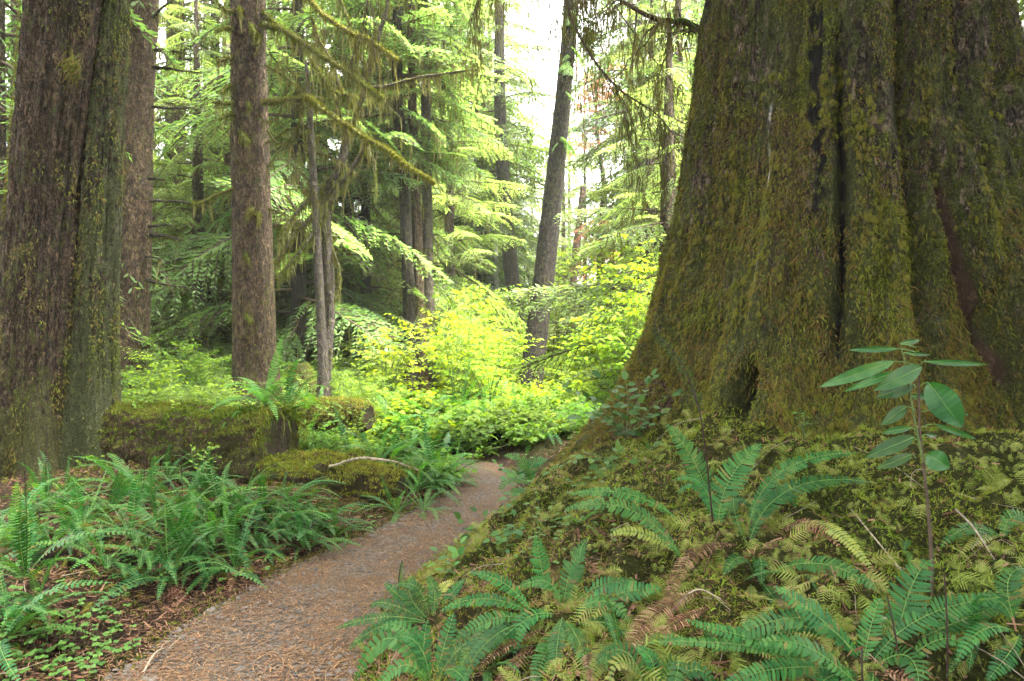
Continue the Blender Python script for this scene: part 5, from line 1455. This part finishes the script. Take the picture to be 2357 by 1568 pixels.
# thin dark stalks standing up at the bottom
for k, (x0, y0, x1, y1) in enumerate(((2085, 1600, 2042, 1370), (2178, 1600, 2174, 1325), (1990, 1600, 1984, 1490), (918, 1380, 925, 1290))):
    b = G(x0, min(y0, 1560)); 
    if y0 > 1560: b = px(x0, y0, b[1] - .08)
    e = px(x1, y1, b[1] + .05)
    mb = MB(); p_ = catmull([b - [0, 0, .1], (b + e) / 2 + rng.normal(0, .006, 3), e], 12)
    V, Q = tube(p_, np.linspace(.0045, .0028, 12), 5); mb.add(V, Q, 0)
    if k == 3:
        mb.merge(frond(b + [0, 0, .05], (b + e) / 2, e, .022, 18, (0, -1, .1), .1, gapf=.5, seed=2), None, 1)
    o = link('fern_stalk', mb.mesh('fern_stalk', [M['stalk'], M['fern_fresh']], False, b)); o.location = tuple(b)
    tag(o, ['thin dark upright stalk before the largest fern, the inner of two', 'thin dark upright stalk before the largest fern, the outer of two', 'short dark stalk in the heart of the largest fern', 'small dark stalk with tiny green leaflets by the gravel'][k], 'stalk', 'upright fern stalks')

# ------------------------------------------------------------------ seedling with broad leaves on the mound
sd = G(2146, 1372)
seed_root = empty('broadleaf_seedling', sd, 'seedling with large oval leaves on two thin stems in front of the colossal trunk', 'seedling')
dS = sd[1]
def stem(pts, d, r0, r1, mat, root, name='stem', dd=0):
    p = catmull([px(x, y, d + dd * i) for i, (x, y) in enumerate(pts)], 24)
    mb = MB(); V, Q = tube(p, np.linspace(r0, r1, 24), 6); mb.add(V, Q, 0)
    return link(name, mb.mesh(name, [M[mat]], True, root.location), root)
stem([(2146, 1374), (2141, 1230), (2128, 1090), (2117, 990), (2115, 850)], dS, .0085, .0035, 'twig', seed_root)
stem([(2126, 1070), (2104, 960), (2090, 870), (2074, 795)], dS, .005, .002, 'stem', seed_root, 'side_stem', -.01)
def big_leaf(b, t, w, dz=-.04, mat='seedling', root=None, drp=.12, tilt=0.0):
    B, T = px(b[0], b[1], dS), px(t[0], t[1], dS + dz)
    ax = T - B; L = np.linalg.norm(ax); D = ax / L
    v = nrm(((B + T) / 2 - [0, 0, EYE])[None])[0]
    S = nrm(np.cross(D, -v)[None])[0]; U = np.cross(S, D)
    S = S * math.cos(tilt) + U * math.sin(tilt); U = np.cross(S, D)
    W = w / FOC * dS
    n, mcr = 40, 7
    ss = np.linspace(0, 1, n); prof = np.sin(np.pi * ss ** .85) ** .75
    V = []
    for s_, p_ in zip(ss, prof):
        for q in np.linspace(-1, 1, mcr):
            wave = .025 * math.sin((s_ - .22 * abs(q)) * 2 * math.pi * 10) * min(abs(q) * 2, 1) + .12 * math.sin(s_ * 9 + L * 50) * q
            V.append(B + D * L * s_ + S * W * p_ * q + U * (W * .28 * abs(q) * p_ + W * wave - drp * L * s_ ** 2))
    V = np.array(V)
    i = (np.arange(n - 1)[:, None] * mcr + np.arange(mcr - 1)[None]).ravel()
    mb = MB(); mb.add(V, np.stack([i, i + 1, i + mcr + 1, i + mcr], 1), 0)
    rib = np.array([B + D * L * s_ + U * (.0012 - drp * L * s_ ** 2) for s_ in ss])
    Vt, Qt = tube(rib, np.linspace(.0022, .0006, n), 4); mb.add(Vt, Qt, 1)
    st = px(2108 if b[0] < 2108 else 2120, b[1] + 8, dS)
    Vt, Qt = tube(np.array([st, (st + B) / 2 + [0, 0, .004], B]), [.0018, .0016, .0016], 4); mb.add(Vt, Qt, 1)
    link('leaf', mb.mesh('leaf', [M[mat], M['rachis']], True, root.location), root)
for b, t, w, dz in (((2058, 832), (1895, 888), 15, -.03), ((2062, 856), (1950, 898), 9, -.05), ((2121, 845), (2024, 893), 20, -.10), ((2100, 884), (2027, 912), 17, -.08), ((2126, 832), (2285, 840), 7, .02), ((2136, 880), (2216, 986), 33, -.06),
                    ((2066, 803), (1958, 806), 7, .02), ((2070, 792), (2122, 782), 7, .03), ((2086, 936), (2034, 975), 14, -.05), ((2150, 976), (2256, 1014), 7, .02), ((2104, 1006), (1998, 1050), 17, -.06), ((2132, 1046), (2186, 1078), 24, -.05),
                    ((2098, 1046), (2024, 1077), 12, -.05), ((2096, 912), (2150, 913), 7, .03), ((2078, 812), (2150, 818), 5, .04), ((2190, 940), (2234, 958), 6, .02), ((2098, 984), (2030, 996), 8, .03), ((2130, 1000), (2162, 1004), 6, .04)):
    big_leaf(b, t, w, dz, root=seed_root)

# ------------------------------------------------------------------ huckleberry sprays and small leafy plants along the root
def leafy_sprig(base, ends, d, leaf, name, label, cat, mat='huckle', per=9, group=None, dspread=.25, lw=.62):
    b = px(base[0], base[1], d); b[2] = max(b[2], h1(b[0], b[1]))
    root = empty(name, b, label, cat, group)
    ms, ml = MB(), MB()
    for (ex, ey) in ends:
        e = px(ex, ey, d + rng.uniform(-dspread, dspread))
        mid = (b + e) / 2 + np.array([0, 0, .10 * np.linalg.norm(e - b)]) + rng.normal(0, .03, 3)
        p = catmull([b, mid, e], 20)
        V, Q = tube(p, np.linspace(.0035, .0012, 20), 4); ms.add(V, Q, 0)
        ii = np.linspace(5, 19, per).astype(int)
        pts = p[ii]; T = nrm(np.gradient(p, axis=0))[ii]
        side = nrm(np.cross(T, [0, 0, 1.0]) + 1e-6)
        sg = np.where(np.arange(per) % 2, 1, -1)[:, None]
        D = side * sg + T * .5 + rng.normal(0, .25, (per, 3)); D[-1] = T[-1]
        Nn = np.array([0, -.45, .9]) + rng.normal(0, .28, (per, 3))
        LN = leaf * rng.uniform(.65, 1.2, per)
        V, Q, Tt = leaf_ovals(pts + D * .008, D, Nn, LN, LN * lw, .1, .12)
        n0 = ml.n; ml.add(V, Q, 0)
        ml.F.append(np.hstack([Tt + n0, -np.ones((len(Tt), 1), np.int64)])); ml.M.append(np.zeros(len(Tt), np.int32))
    link('stems', ms.mesh('sprig_stems', [M['stem']], True, b), root)
    link('foliage', ml.mesh('sprig_leaves', [M[mat]], False, b), root)
leafy_sprig((1440, 1010), [(1268, 868), (1320, 905), (1385, 872), (1440, 878), (1500, 868), (1555, 905), (1490, 980), (1380, 960), (1420, 920), (1330, 960), (1470, 930), (1520, 950)], 5.35, .085, 'huckleberry_bush', 'round leaved huckleberry bush sprawling over the mossy buttress root', 'bush')
leafy_sprig((1440, 1120), [(1268, 1085), (1330, 1050), (1380, 1075), (1420, 1040), (1480, 1060), (1350, 1110), (1500, 1030), (1400, 1100)], 4.9, .07, 'huckleberry_bush', 'lower huckleberry sprays hanging over the buttress root', 'bush')
leafy_sprig((1215, 1255), [(1168, 1085), (1145, 1070), (1200, 1130), (1250, 1150), (1240, 1180), (1180, 1170), (1255, 1200)], 4.7, .062, 'leafy_sprout', 'tall leafy sprout standing up before the bare brown root', 'plant', per=7)
leafy_sprig((1130, 1235), [(1062, 1196), (1100, 1180), (1150, 1170), (1085, 1235), (1160, 1215)], 5.0, .07, 'leafy_sprout', 'leafy sprout leaning over the gravel at the path edge', 'plant', per=5)
leafy_sprig((1200, 1310), [(1130, 1240), (1170, 1235), (1230, 1235), (1260, 1260), (1290, 1250), (1240, 1300), (1150, 1290)], 4.25, .06, 'leafy_sprout', 'low leafy sprout between the star shaped fern and the bare root', 'plant', per=6)
leafy_sprig((1050, 1330), [(985, 1300), (1010, 1270), (1055, 1280), (1090, 1260), (1030, 1310)], 4.2, .065, 'leafy_sprout', 'few leaved sprout on the moss beside the gravel', 'plant', per=4)
leafy_sprig((1850, 1010), [(1838, 950), (1860, 960), (1870, 975)], 4.6, .03, 'leafy_sprout', 'tiny sprout at the foot of the colossal trunk', 'plant', per=7)
leafy_sprig((470, 1100), [(440, 1030), (480, 1025), (510, 1045), (460, 1050), (500, 1030)], 6.3, .045, 'leafy_sprout', 'light green sprout in front of the rotting side of the sawn log', 'plant', 'shrub_deep', 7)
leafy_sprig((200, 1120), [(170, 1060), (210, 1040), (240, 1070), (190, 1080), (230, 1050)], 7.0, .045, 'leafy_sprout', 'light green sprout on the mossy root of the twin trunk', 'plant', 'shrub_deep', 8)
leafy_sprig((70, 1290), [(10, 1230), (60, 1220), (110, 1235), (30, 1250), (130, 1250)], 4.6, .035, 'leafy_sprout', 'fine leaved sprout on the bank below the twin trunk', 'plant', 'huckle', 11)
leafy_sprig((820, 1005), [(760, 930), (800, 900), (850, 920), (880, 950), (770, 960), (720, 930), (830, 950)], 8.4, .06, 'leafy_sprout', 'leafy bush behind the low mossy log', 'plant', 'shrub_deep', 14)
leafy_sprig((720, 1020), [(690, 960), (730, 950), (770, 970), (700, 990), (750, 1000)], 7.6, .05, 'leafy_sprout', 'leafy bush by the cut end of the sawn log', 'plant', 'shrub_deep', 14)
leafy_sprig((330, 800), [(300, 700), (345, 700), (385, 690), (275, 720), (410, 730)], 9.6, .002, 'dry_twigs', 'bare pale dry twigs rising from the shrubs before the stubbed trunk', 'twigs', 'dead_needles', 2)

# clover (wood sorrel) patches
def sorrel(pts, s, name, label):
    P = np.asarray(pts)
    mb = MB()
    B, D, N, L = [], [], [], []
    for p in P:
        h = rng.uniform(.03, .08); c = p + np.array([rng.normal(0, .012), rng.normal(0, .012), h])
        V, Q = tube(np.vstack([p, c]), [.0012, .0012], 3); mb.add(V, Q, 1)
        a = rng.uniform(0, 6.28); tl = rng.normal(0, .18, 2)
        for k in range(3):
            B.append(c); D.append([math.cos(a + k * 2.094), math.sin(a + k * 2.094), rng.normal(-.05, .12)]); N.append([tl[0], tl[1] - .25, 1]); L.append(s * rng.uniform(.75, 1.2))
    B, D, N, L = map(np.array, (B, D, N, L))
    V, Q, T = leaf_ovals(B, D, N, L, L * 1.05, .12, .1)
    # heart notch: pull the tip back a little
    V = V.reshape(-1, 7, 3); V[:, 2] = V[:, 2] * .88 + V[:, 0] * .12; V = V.reshape(-1, 3)
    n0 = mb.n; mb.add(V, Q, 0)
    mb.F.append(np.hstack([T + n0, -np.ones((len(T), 1), np.int64)])); mb.M.append(np.zeros(len(T), np.int32))
    tag(link(name, mb.mesh(name, [M['sorrel'], M['stem']])), label, kind='stuff')
def ground_patch(cx, cy, sx, sy, n):
    out = []
    for _ in range(n):
        g = G(cx + rng.normal(0, sx), cy + rng.normal(0, sy))
        if path_dist(g[0], g[1])[0][0] > .03: out.append(g)
    return out
sorrel(ground_patch(120, 1500, 95, 55, 190) + ground_patch(230, 1440, 45, 30, 22) + ground_patch(300, 1330, 30, 22, 16) + ground_patch(60, 1420, 40, 20, 14), .023, 'clover_patch', 'pale green three leaved clover covering the near foot of the bank')
sorrel(ground_patch(110, 1225, 40, 10, 14) + ground_patch(290, 1300, 25, 12, 12) + ground_patch(560, 1335, 25, 10, 8) + ground_patch(860, 1215, 20, 8, 14), .028, 'clover_patch', 'scattered clover leaves among the bank ferns')
sorrel(ground_patch(1350, 1180, 80, 60, 60) + ground_patch(1210, 1240, 50, 40, 40), .022, 'clover_patch', 'small clover leaves on the mossy slope by the root')

# ------------------------------------------------------------------ logs
def log_mesh(p0, p1, r0, r1, n=90, ns=72, amp=.03, seed=0, sq=.25, taper=0.0):
    p = np.linspace(0, 1, n)[:, None] * (np.asarray(p1) - np.asarray(p0)) + np.asarray(p0)
    th = np.linspace(0, 2 * np.pi, ns, endpoint=False)
    T, U = np.meshgrid(th, np.linspace(0, 1, n))
    L = np.linalg.norm(np.asarray(p1) - np.asarray(p0))
    base = np.linspace(r0, r1, n)[:, None] * (1 + sq * .25 * (np.cos(4 * T) * -1 + 0))
    base = base * (1 - taper + taper * np.clip(np.sin(np.pi * (.06 + .88 * U)), 0, 1) ** .5)
    P = np.stack([np.cos(T).ravel() * 2.5, np.sin(T).ravel() * 2.5, U.ravel() * L * 2.2], 1)
    rr = base + amp * fbm(P, 3, seed).reshape(T.shape) + amp * .5 * fbm(P * 4, 2, seed + 1).reshape(T.shape)
    V, Q = tube(p, rr, ns)
    return V, Q, rr
def moss_on_log(V, Q, n, up=-.1, L=(.02, .06), W=(.004, .010), pat=0.0, seed=3):
    a, b, c, d = (V[Q[:, k]] for k in range(4))
    cen = (a + b + c + d) / 4
    N = nrm(np.cross(c - a, d - b))
    mid = V.mean(0)
    axis = nrm((V[-1] - V[0])[None])[0]
    rad = cen - mid; rad = rad - (rad @ axis)[:, None] * axis
    N = np.where((np.sum(N * rad, 1) < 0)[:, None], -N, N)
    pt = fbm(cen * 3.0, 3, seed)
    w = np.clip(sstep(up - .25, up + .35, N[:, 2] + .5 * pt) + pat, 0, 1)
    w = w / w.sum()
    i = rng.choice(len(cen), n, p=w)
    B = cen[i] + rng.normal(0, .01, (n, 3))
    D1 = N[i] * rng.uniform(.4, 1.1, (n, 1)) + rng.normal(0, .4, (n, 3)); D2 = N[i] * .1 + rng.normal(0, .5, (n, 3)) + [0, 0, -.75]
    return blades2(B, D1, D2, rng.uniform(*L, n), rng.uniform(*W, n), rng.normal(0, 1, (n, 3)))
M['rot'] = bark_mat('rotting_wood', (.03, .017, .010), (.10, .058, .034), (.18, .115, .07), moss=(.055, .055, .012), moss_amt=.5, vs=1.0)
M['cutface'] = bark_mat('weathered_cut', (.06, .04, .025), (.15, .105, .07), (.24, .18, .13), moss=(.07, .065, .016), moss_amt=.45, vs=1.6)
e0, e1 = np.array([-2.23, 6.95, .47]), np.array([-4.02, 7.45, .47])
lroot = empty('sawn_log', (e0 + e1) / 2 - [0, 0, .3], 'big rotting log with a sawn end, moss draped, behind the bank ferns', 'log')
V, Q, rr = log_mesh(e0, e1, .39, .385, 110, 90, .09, 5, .22)
mb = MB(); mb.add(V, Q); link('body', mb.mesh('sawn_log_body', [M['rot']], True, lroot.location), lroot)
# sawn end: rings of the cut face, slightly domed and rough
ax0 = nrm((e0 - e1)[None])[0]
ring = V[:90]
mb = MB(); VV = []
fr = np.linspace(1.0, 0.02, 22)
for f in fr:
    q = e0 + (ring - e0) * f
    bump = .018 * fbm(q * [3, 3, 9], 3, 44) + .012 * math.sin(f * 40) * .3
    VV.append(q + ax0 * (bump[:, None] * min(1, (1 - f) * 6)))
VV = np.vstack(VV)
i = np.arange(21)[:, None] * 90; j = np.arange(90)[None]; j2 = (j + 1) % 90
mb.add(VV, np.stack([i + j, i + j2, i + 90 + j2, i + 90 + j], -1).reshape(-1, 4))
link('cut_face', mb.mesh('cut_face', [M['cutface']], True, lroot.location), lroot)
mb = MB()
mb.add(*moss_on_log(V, Q, 26000, .55, (.02, .07), pat=.05))
# moss curtain hanging over the rim of the cut
m = 1000
k = rng.integers(0, 90, m); up = ring[k][:, 2] > e0[2] + .03
k = k[up]; m = len(k)
B = ring[k] + rng.normal(0, .02, (m, 3)) + ax0 * rng.uniform(-.06, .02, (m, 1)); B[:, 2] += rng.uniform(-.02, .03, m)
mb.add(*blades2(B, ax0 * rng.uniform(.2, .9, (m, 1)) + rng.normal(0, .3, (m, 3)) + [0, 0, .1], np.tile([0, 0, -1.0], (m, 1)) + rng.normal(0, .25, (m, 3)), rng.gamma(2.2, .055, m) + .03, rng.uniform(.005, .012, m), rng.normal(0, 1, (m, 3))))
m = 800
f = np.sqrt(rng.random(m)); k = rng.integers(0, 90, m)
B = e0 + (ring[k] - e0) * f[:, None] + ax0 * .012
kk = fbm(B * [4, 4, 1.5], 3, 8) > -.05
B = B[kk]; m = len(B)
mb.add(*blades2(B, ax0 + rng.normal(0, .5, (m, 3)), np.tile([0, 0, -1.0], (m, 1)) + rng.normal(0, .3, (m, 3)), rng.uniform(.02, .08, m), rng.uniform(.004, .009, m), rng.normal(0, 1, (m, 3))))
tag(link('moss', mb.mesh('sawn_log_moss', [M['moss_ground']], False, lroot.location), lroot), kind='stuff')

for (x, y, dd, sz, lb) in ((345, 962, 7.35, .34, 'small fern rooted on top of the sawn log near the twin trunk'), (455, 960, 7.2, .30, 'small fern rooted midway along the top of the sawn log'), (560, 955, 7.05, .36, 'fern rooted on top of the sawn log just short of its sawn end')):
    make_fern(px(x, y + 8, dd), sz, 8, lb, 'ferns on the sawn log', ('fern', 'fresh'), 2, .3, 0, -1.2)
for k_ in range(5):
    x_ = (310, 400, 500, 600, 640)[k_]
    leafy_sprig((x_, 968), [(x_ - 45, 915), (x_ - 15, 900), (x_ + 20, 905), (x_ + 50, 920), (x_ + 5, 930)], 7.3 - .06 * k_, .045, 'leafy_sprout', ['leafy sprout on the log top nearest the twin trunk', 'second leafy sprout from the twin trunk on the log top', 'leafy sprout on the middle of the log top', 'leafy sprout on the log top beside the sawn end', 'leafy sprout hanging over the sawn end'][k_], 'plant', 'shrub_deep', 10)

def mossy_log(name, label, p0, p1, r0, r1, n, seed, up=-.3, cat='log', mat='moss_ground', amp=.05):
    root = empty(name, (np.asarray(p0) + np.asarray(p1)) / 2, label, cat)
    V, Q, rr = log_mesh(p0, p1, r0, r1, 60, 48, amp, seed, .05, .7 if r0 > .1 else .2)
    mb = MB(); mb.add(V, Q)
    for end, sl in ((np.asarray(p0), slice(0, 48)), (np.asarray(p1), slice(-48, None))):
        rg = V[sl]; c = np.vstack([rg, rg * .55 + end * .45 + .02 * fbm(rg * 9, 2, 3)[:, None], end + 0 * rg[:1]])
        j = np.arange(48); j2 = (j + 1) % 48
        mb.add(c, np.vstack([np.stack([j, j2, 48 + j2, 48 + j], 1), np.stack([48 + j, 48 + j2, 96 + 0 * j, -1 - mb.n + 0 * j], 1)]))
    link('body', mb.mesh(name + '_body', [M['rot']], True, root.location), root)
    mb = MB(); mb.add(*moss_on_log(V, Q, n, up, (.02, .065)))
    tag(link('moss', mb.mesh(name + '_moss', [M[mat]], False, root.location), root), kind='stuff')
    return root
mossy_log('mossy_log', 'low mossy log lying at the path edge with ferns at its end', (-2.35, 6.75, .20), (-1.02, 6.62, .12), .27, .29, 17000, 12, .25, amp=.10)
hp = px(838, 1045, 7.2)
mossy_log('mossy_log', 'small moss hummock on top behind the low mossy log', hp + [-.16, .05, -.12], hp + [.12, -.02, -.10], .13, .12, 4000, 13, -.6)
mossy_log('mossy_log', 'moss covered log lying behind the sawn log end, under the forked tree', px(670, 945, 9.6) + [0, 0, -.05], px(850, 945, 9.2) + [0, 0, -.08], .20, .24, 9000, 14, -.5)
mossy_log('mossy_stump', 'rounded moss covered stump beyond the mossy limbed trunk', px(700, 850, 13.5) + [-.08, 0, .1], px(690, 850, 13.5) + [.06, 0, -.9], .22, .36, 6000, 15, -.7, 'stump')
mossy_log('fallen_limb', 'pale mossy fallen limb lying among the clearing ferns', px(1000, 912, 12.5), px(1125, 925, 12.2), .075, .06, 500, 16, -.2, 'log', 'moss_fuzz', .02)
mossy_log('fallen_limb', 'shorter fallen limb above the pale one in the clearing', px(1050, 896, 13.5), px(1110, 905, 13.3), .05, .045, 250, 17, -.2, 'log', 'moss_fuzz', .02)
st = np.array([px(760, 1075, 6.45), px(830, 1052, 6.4), px(905, 1065, 6.4), px(960, 1085, 6.5)])
o, _ = mossy_limb('fallen_stick', st, .014, .008, None, st[0], 300, 5, .03, 'dry_stick'); o.location = tuple(st[0])
tag(o, 'crooked stick resting across the low mossy log', 'stick')
for k, (a, b, lab) in enumerate((((2195, 1430), (2320, 1568), 'thin grey stick lying beyond the largest fern'), ((1900, 1455), (2080, 1428), 'pale lichen spotted stick behind the largest fern'), ((1690, 1200), (1620, 1330), 'straight reddish twig poking out of the mound'), ((2200, 1180), (2290, 1300), 'thin bent twig on the mound under the buttress root'),
                            ((330, 1556), (400, 1500), 'thin curved twig on the near gravel'), ((320, 1270), (360, 1330), 'grey twig on the bare part of the bank'), ((1960, 1180), (2080, 1330), 'long thin twig lying down the mound slope'), ((1540, 1420), (1660, 1390), 'dark thin twig beside the withered fronds'))):
    p0, p1 = G(*a), G(b[0], min(b[1], 1556))
    mid = (p0 + p1) / 2 + [0, 0, .05] + rng.normal(0, .02, 3)
    mb = MB(); p_ = catmull([p0 + [0, 0, .015], mid, p1 + [0, 0, .02]], 12)
    V, Q = tube(p_, np.linspace(.006, .0025, 12), 5); mb.add(V, Q)
    twig_spray(mb, p_[3], p_[-1], 4, .12, .002)
    o = link('fallen_twig', mb.mesh('fallen_twig', [M['dry_stick'] if k != 2 else M['rachis_dead']], True, p0)); o.location = tuple(p0)
    tag(o, lab, 'twig')

# ------------------------------------------------------------------ moss carpet and litter on the ground
def gnormal(x, y):
    h = .04
    return nrm(np.stack([-(H(x + h, y) - H(x - h, y)) / (2 * h), -(H(x, y + h) - H(x, y - h)) / (2 * h), np.ones_like(x)], 1))
mb = MB()
def carpet(n, xlo, xhi, ylo, yhi, prob, L, W, seed):
    X = rng.uniform(xlo, xhi, n); Y = rng.uniform(ylo, yhi, n)
    e, s = path_dist(X, Y)
    vis = (np.abs(X) / np.maximum(Y, .1) < .78)
    pat = fbm(np.stack([X * 2.2, Y * 2.2, 0 * X], 1), 3, seed)
    k = (e > .0) & vis & (pat + prob > rng.uniform(-.25, .45, n))
    return X[k], Y[k]
# right hand mound
X, Y = carpet(190000, -.9, 4.6, 1.9, 7.2, .28, 0, 0, 61)
k = (path_dist(X, Y)[1] > 0) & (np.hypot(X - GC[0], Y - GC[1]) < 4.9)
X, Y = X[k], Y[k]; n = len(X)
Nn = gnormal(X, Y); B = np.stack([X, Y, H(X, Y) - .004], 1)
mb.add(*blades2(B, Nn + rng.normal(0, .5, (n, 3)), Nn * .3 + rng.normal(0, .6, (n, 3)) + [0, -.2, -.35], rng.uniform(.02, .06, n), rng.uniform(.003, .007, n), rng.normal(0, 1, (n, 3))))
X, Y = carpet(26000, -.8, 4.6, 2.0, 6.4, .12, 0, 0, 62)
k = (path_dist(X, Y)[1] > 0) & (np.hypot(X - GC[0], Y - GC[1]) < 4.6)
X, Y = X[k], Y[k]; n = len(X)
Nn = gnormal(X, Y); B = np.stack([X, Y, H(X, Y) + .005], 1)
szn = np.clip(.55 + 1.1 * fbm(np.stack([X * 1.6, Y * 1.6, 0 * X + 4], 1), 3, 67), .25, 1.3)
mb.add(*moss_fronds(B, Nn + [0, -.15, .2], (rng.gamma(4, .02, n) * szn).clip(.018, .13), 1.0), 1)
tag(link('moss_carpet', mb.mesh('moss_carpet', [M['moss_ground'], M['moss_frond']])), 'thick feathery moss covering the mound round the colossal tree', kind='stuff')
# left bank
mb = MB()
X, Y = carpet(60000, -4.6, -.3, 2.6, 9, -.02, 0, 0, 63)
k = path_dist(X, Y)[1] < 0
X, Y = X[k], Y[k]; n = len(X)
Nn = gnormal(X, Y); B = np.stack([X, Y, H(X, Y) - .004], 1)
mb.add(*blades2(B, Nn + rng.normal(0, .5, (n, 3)), Nn * .3 + rng.normal(0, .6, (n, 3)) + [0, -.2, -.35], rng.uniform(.02, .06, n), rng.uniform(.003, .008, n), rng.normal(0, 1, (n, 3))))
X, Y = carpet(5000, -4.6, -.3, 2.6, 8.5, -.05, 0, 0, 64)
k = path_dist(X, Y)[1] < 0
X, Y = X[k], Y[k]; n = len(X)
mb.add(*moss_fronds(np.stack([X, Y, H(X, Y) + .005], 1), gnormal(X, Y), rng.uniform(.04, .10, n)))
# verge strips on both path edges
row = rng.integers(20, 330, 9000); sg = rng.choice([-1, 1], 9000); off = np.abs(rng.normal(0, .10, 9000)) - .05
X = c3[row, 0] + nr[row, 0] * sg * (c3[row, 2] + off); Y = c3[row, 1] + nr[row, 1] * sg * (c3[row, 2] + off)
k = fbm(np.stack([X * 2.5, Y * 2.5, 0 * X], 1), 2, 66) > .0
X, Y = X[k], Y[k]; n = len(X)
mb.add(*blades2(np.stack([X, Y, H(X, Y)], 1), rng.normal(0, .6, (n, 3)) + [0, 0, 1.0], rng.normal(0, .7, (n, 3)) + [0, 0, -.1], rng.uniform(.015, .05, n), rng.uniform(.003, .007, n), rng.normal(0, 1, (n, 3))))
tag(link('moss_carpet', mb.mesh('moss_carpet', [M['moss_ground']])), 'patchy moss over the left bank and along the path verges', kind='stuff')
# brown litter: broken frond bits and twigs on both banks
mb = MB()
X = rng.uniform(-4.5, 4.4, 26000); Y = 1.9 + 6.6 * rng.random(26000) ** 1.1
e, s = path_dist(X, Y)
k = (e > .05) & (np.abs(X) / Y < .78) & ((s < 0) | (fbm(np.stack([X * 2.2, Y * 2.2, 0 * X], 1), 3, 61) < .10)) & (np.hypot(X - GC[0], Y - GC[1]) > 1.9)
X, Y = X[k], Y[k]; n = len(X)
a = rng.uniform(0, 6.28, n)
V, Q = strands(np.stack([X, Y, H(X, Y) + rng.uniform(.005, .035, n)], 1), np.stack([np.cos(a), np.sin(a), rng.normal(0, .35, n)], 1), rng.uniform(.02, .07, n), rng.uniform(.003, .014, n), np.array([0, 0, 1.0]) + rng.normal(0, .5, (n, 3)))
mb.add(V, Q, 0)
for _ in range(260):
    x, y = rng.uniform(-4, 4), rng.uniform(2.2, 7)
    if path_dist(x, y)[0][0] < .1 or abs(x) / y > .75 or math.hypot(x - GC[0], y - GC[1]) < 1.9: continue
    a = rng.uniform(0, 6.28); l = rng.uniform(.1, .4)
    p0 = np.array([x, y, h1(x, y) + .015]); p1 = np.array([x + l * math.cos(a), y + l * math.sin(a), 0]); p1[2] = h1(p1[0], p1[1]) + rng.uniform(.02, .08)
    V, Q = tube(catmull([p0, (p0 + p1) / 2 + rng.normal(0, .02, 3), p1], 6), np.linspace(.003, .0012, 6), 3); mb.add(V, Q, 1)
tag(link('leaf_litter', mb.mesh('leaf_litter', [M['fern_dead'], M['dry_stick']])), 'brown dead fern bits and thin twigs strewn over both banks', kind='stuff')
# green ground cover under the distant forest
mb = MB()
n = 60000
d = 10 + 45 * rng.random(n) ** 1.6; p = rng.uniform(-150, 1620, n); X = (p - 1178.5) / FOC * d
e, s = path_dist(X, d); k = (e > .1) & (np.hypot(X - GC[0], d - GC[1]) > 3.0)
X, d = X[k], d[k]; n = len(X); a = rng.uniform(0, 6.28, n)
V, Q = leaf_quads(np.stack([X, d, H(X, d) + rng.uniform(.02, .28, n)], 1), np.stack([np.cos(a), np.sin(a), rng.normal(-.1, .3, n)], 1), np.array([0, 0, 1.0]) + rng.normal(0, .35, (n, 3)), rng.uniform(.05, .11, n) * (1 + d / 30), rng.uniform(.03, .06, n) * (1 + d / 30))
mb.add(V, Q)
tag(link('ground_cover', mb.mesh('ground_cover', [M['shrub']])), 'low green leaves covering the forest floor beyond the path', kind='stuff')

# ------------------------------------------------------------------ thin haze added to lift the dark gaps far back
HZ = MB()
x0, x1, y0, y1, z0, z1 = -92, 92, -92, 135, -3.0, 34.0
HZ.add(np.array([(x0, y0, z0), (x1, y0, z0), (x1, y1, z0), (x0, y1, z0), (x0, y0, z1), (x1, y0, z1), (x1, y1, z1), (x0, y1, z1)], float),
       np.array([(0, 3, 2, 1), (4, 5, 6, 7), (0, 1, 5, 4), (1, 2, 6, 5), (2, 3, 7, 6), (3, 0, 4, 7)]))
hm, hnt, HN, HL = newmat('haze_air')
hv = HN.new('ShaderNodeVolumePrincipled')
hv.inputs['Color'].default_value = (.93, .96, .90, 1)
hv.inputs['Density'].default_value = .0006
hv.inputs['Anisotropy'].default_value = .2
ho = HN.new('ShaderNodeOutputMaterial'); HL.new(hv.outputs[0], ho.inputs['Volume'])
tag(link('haze', HZ.mesh('haze', [hm])), 'thin pale haze added to lighten the far forest', kind='stuff')
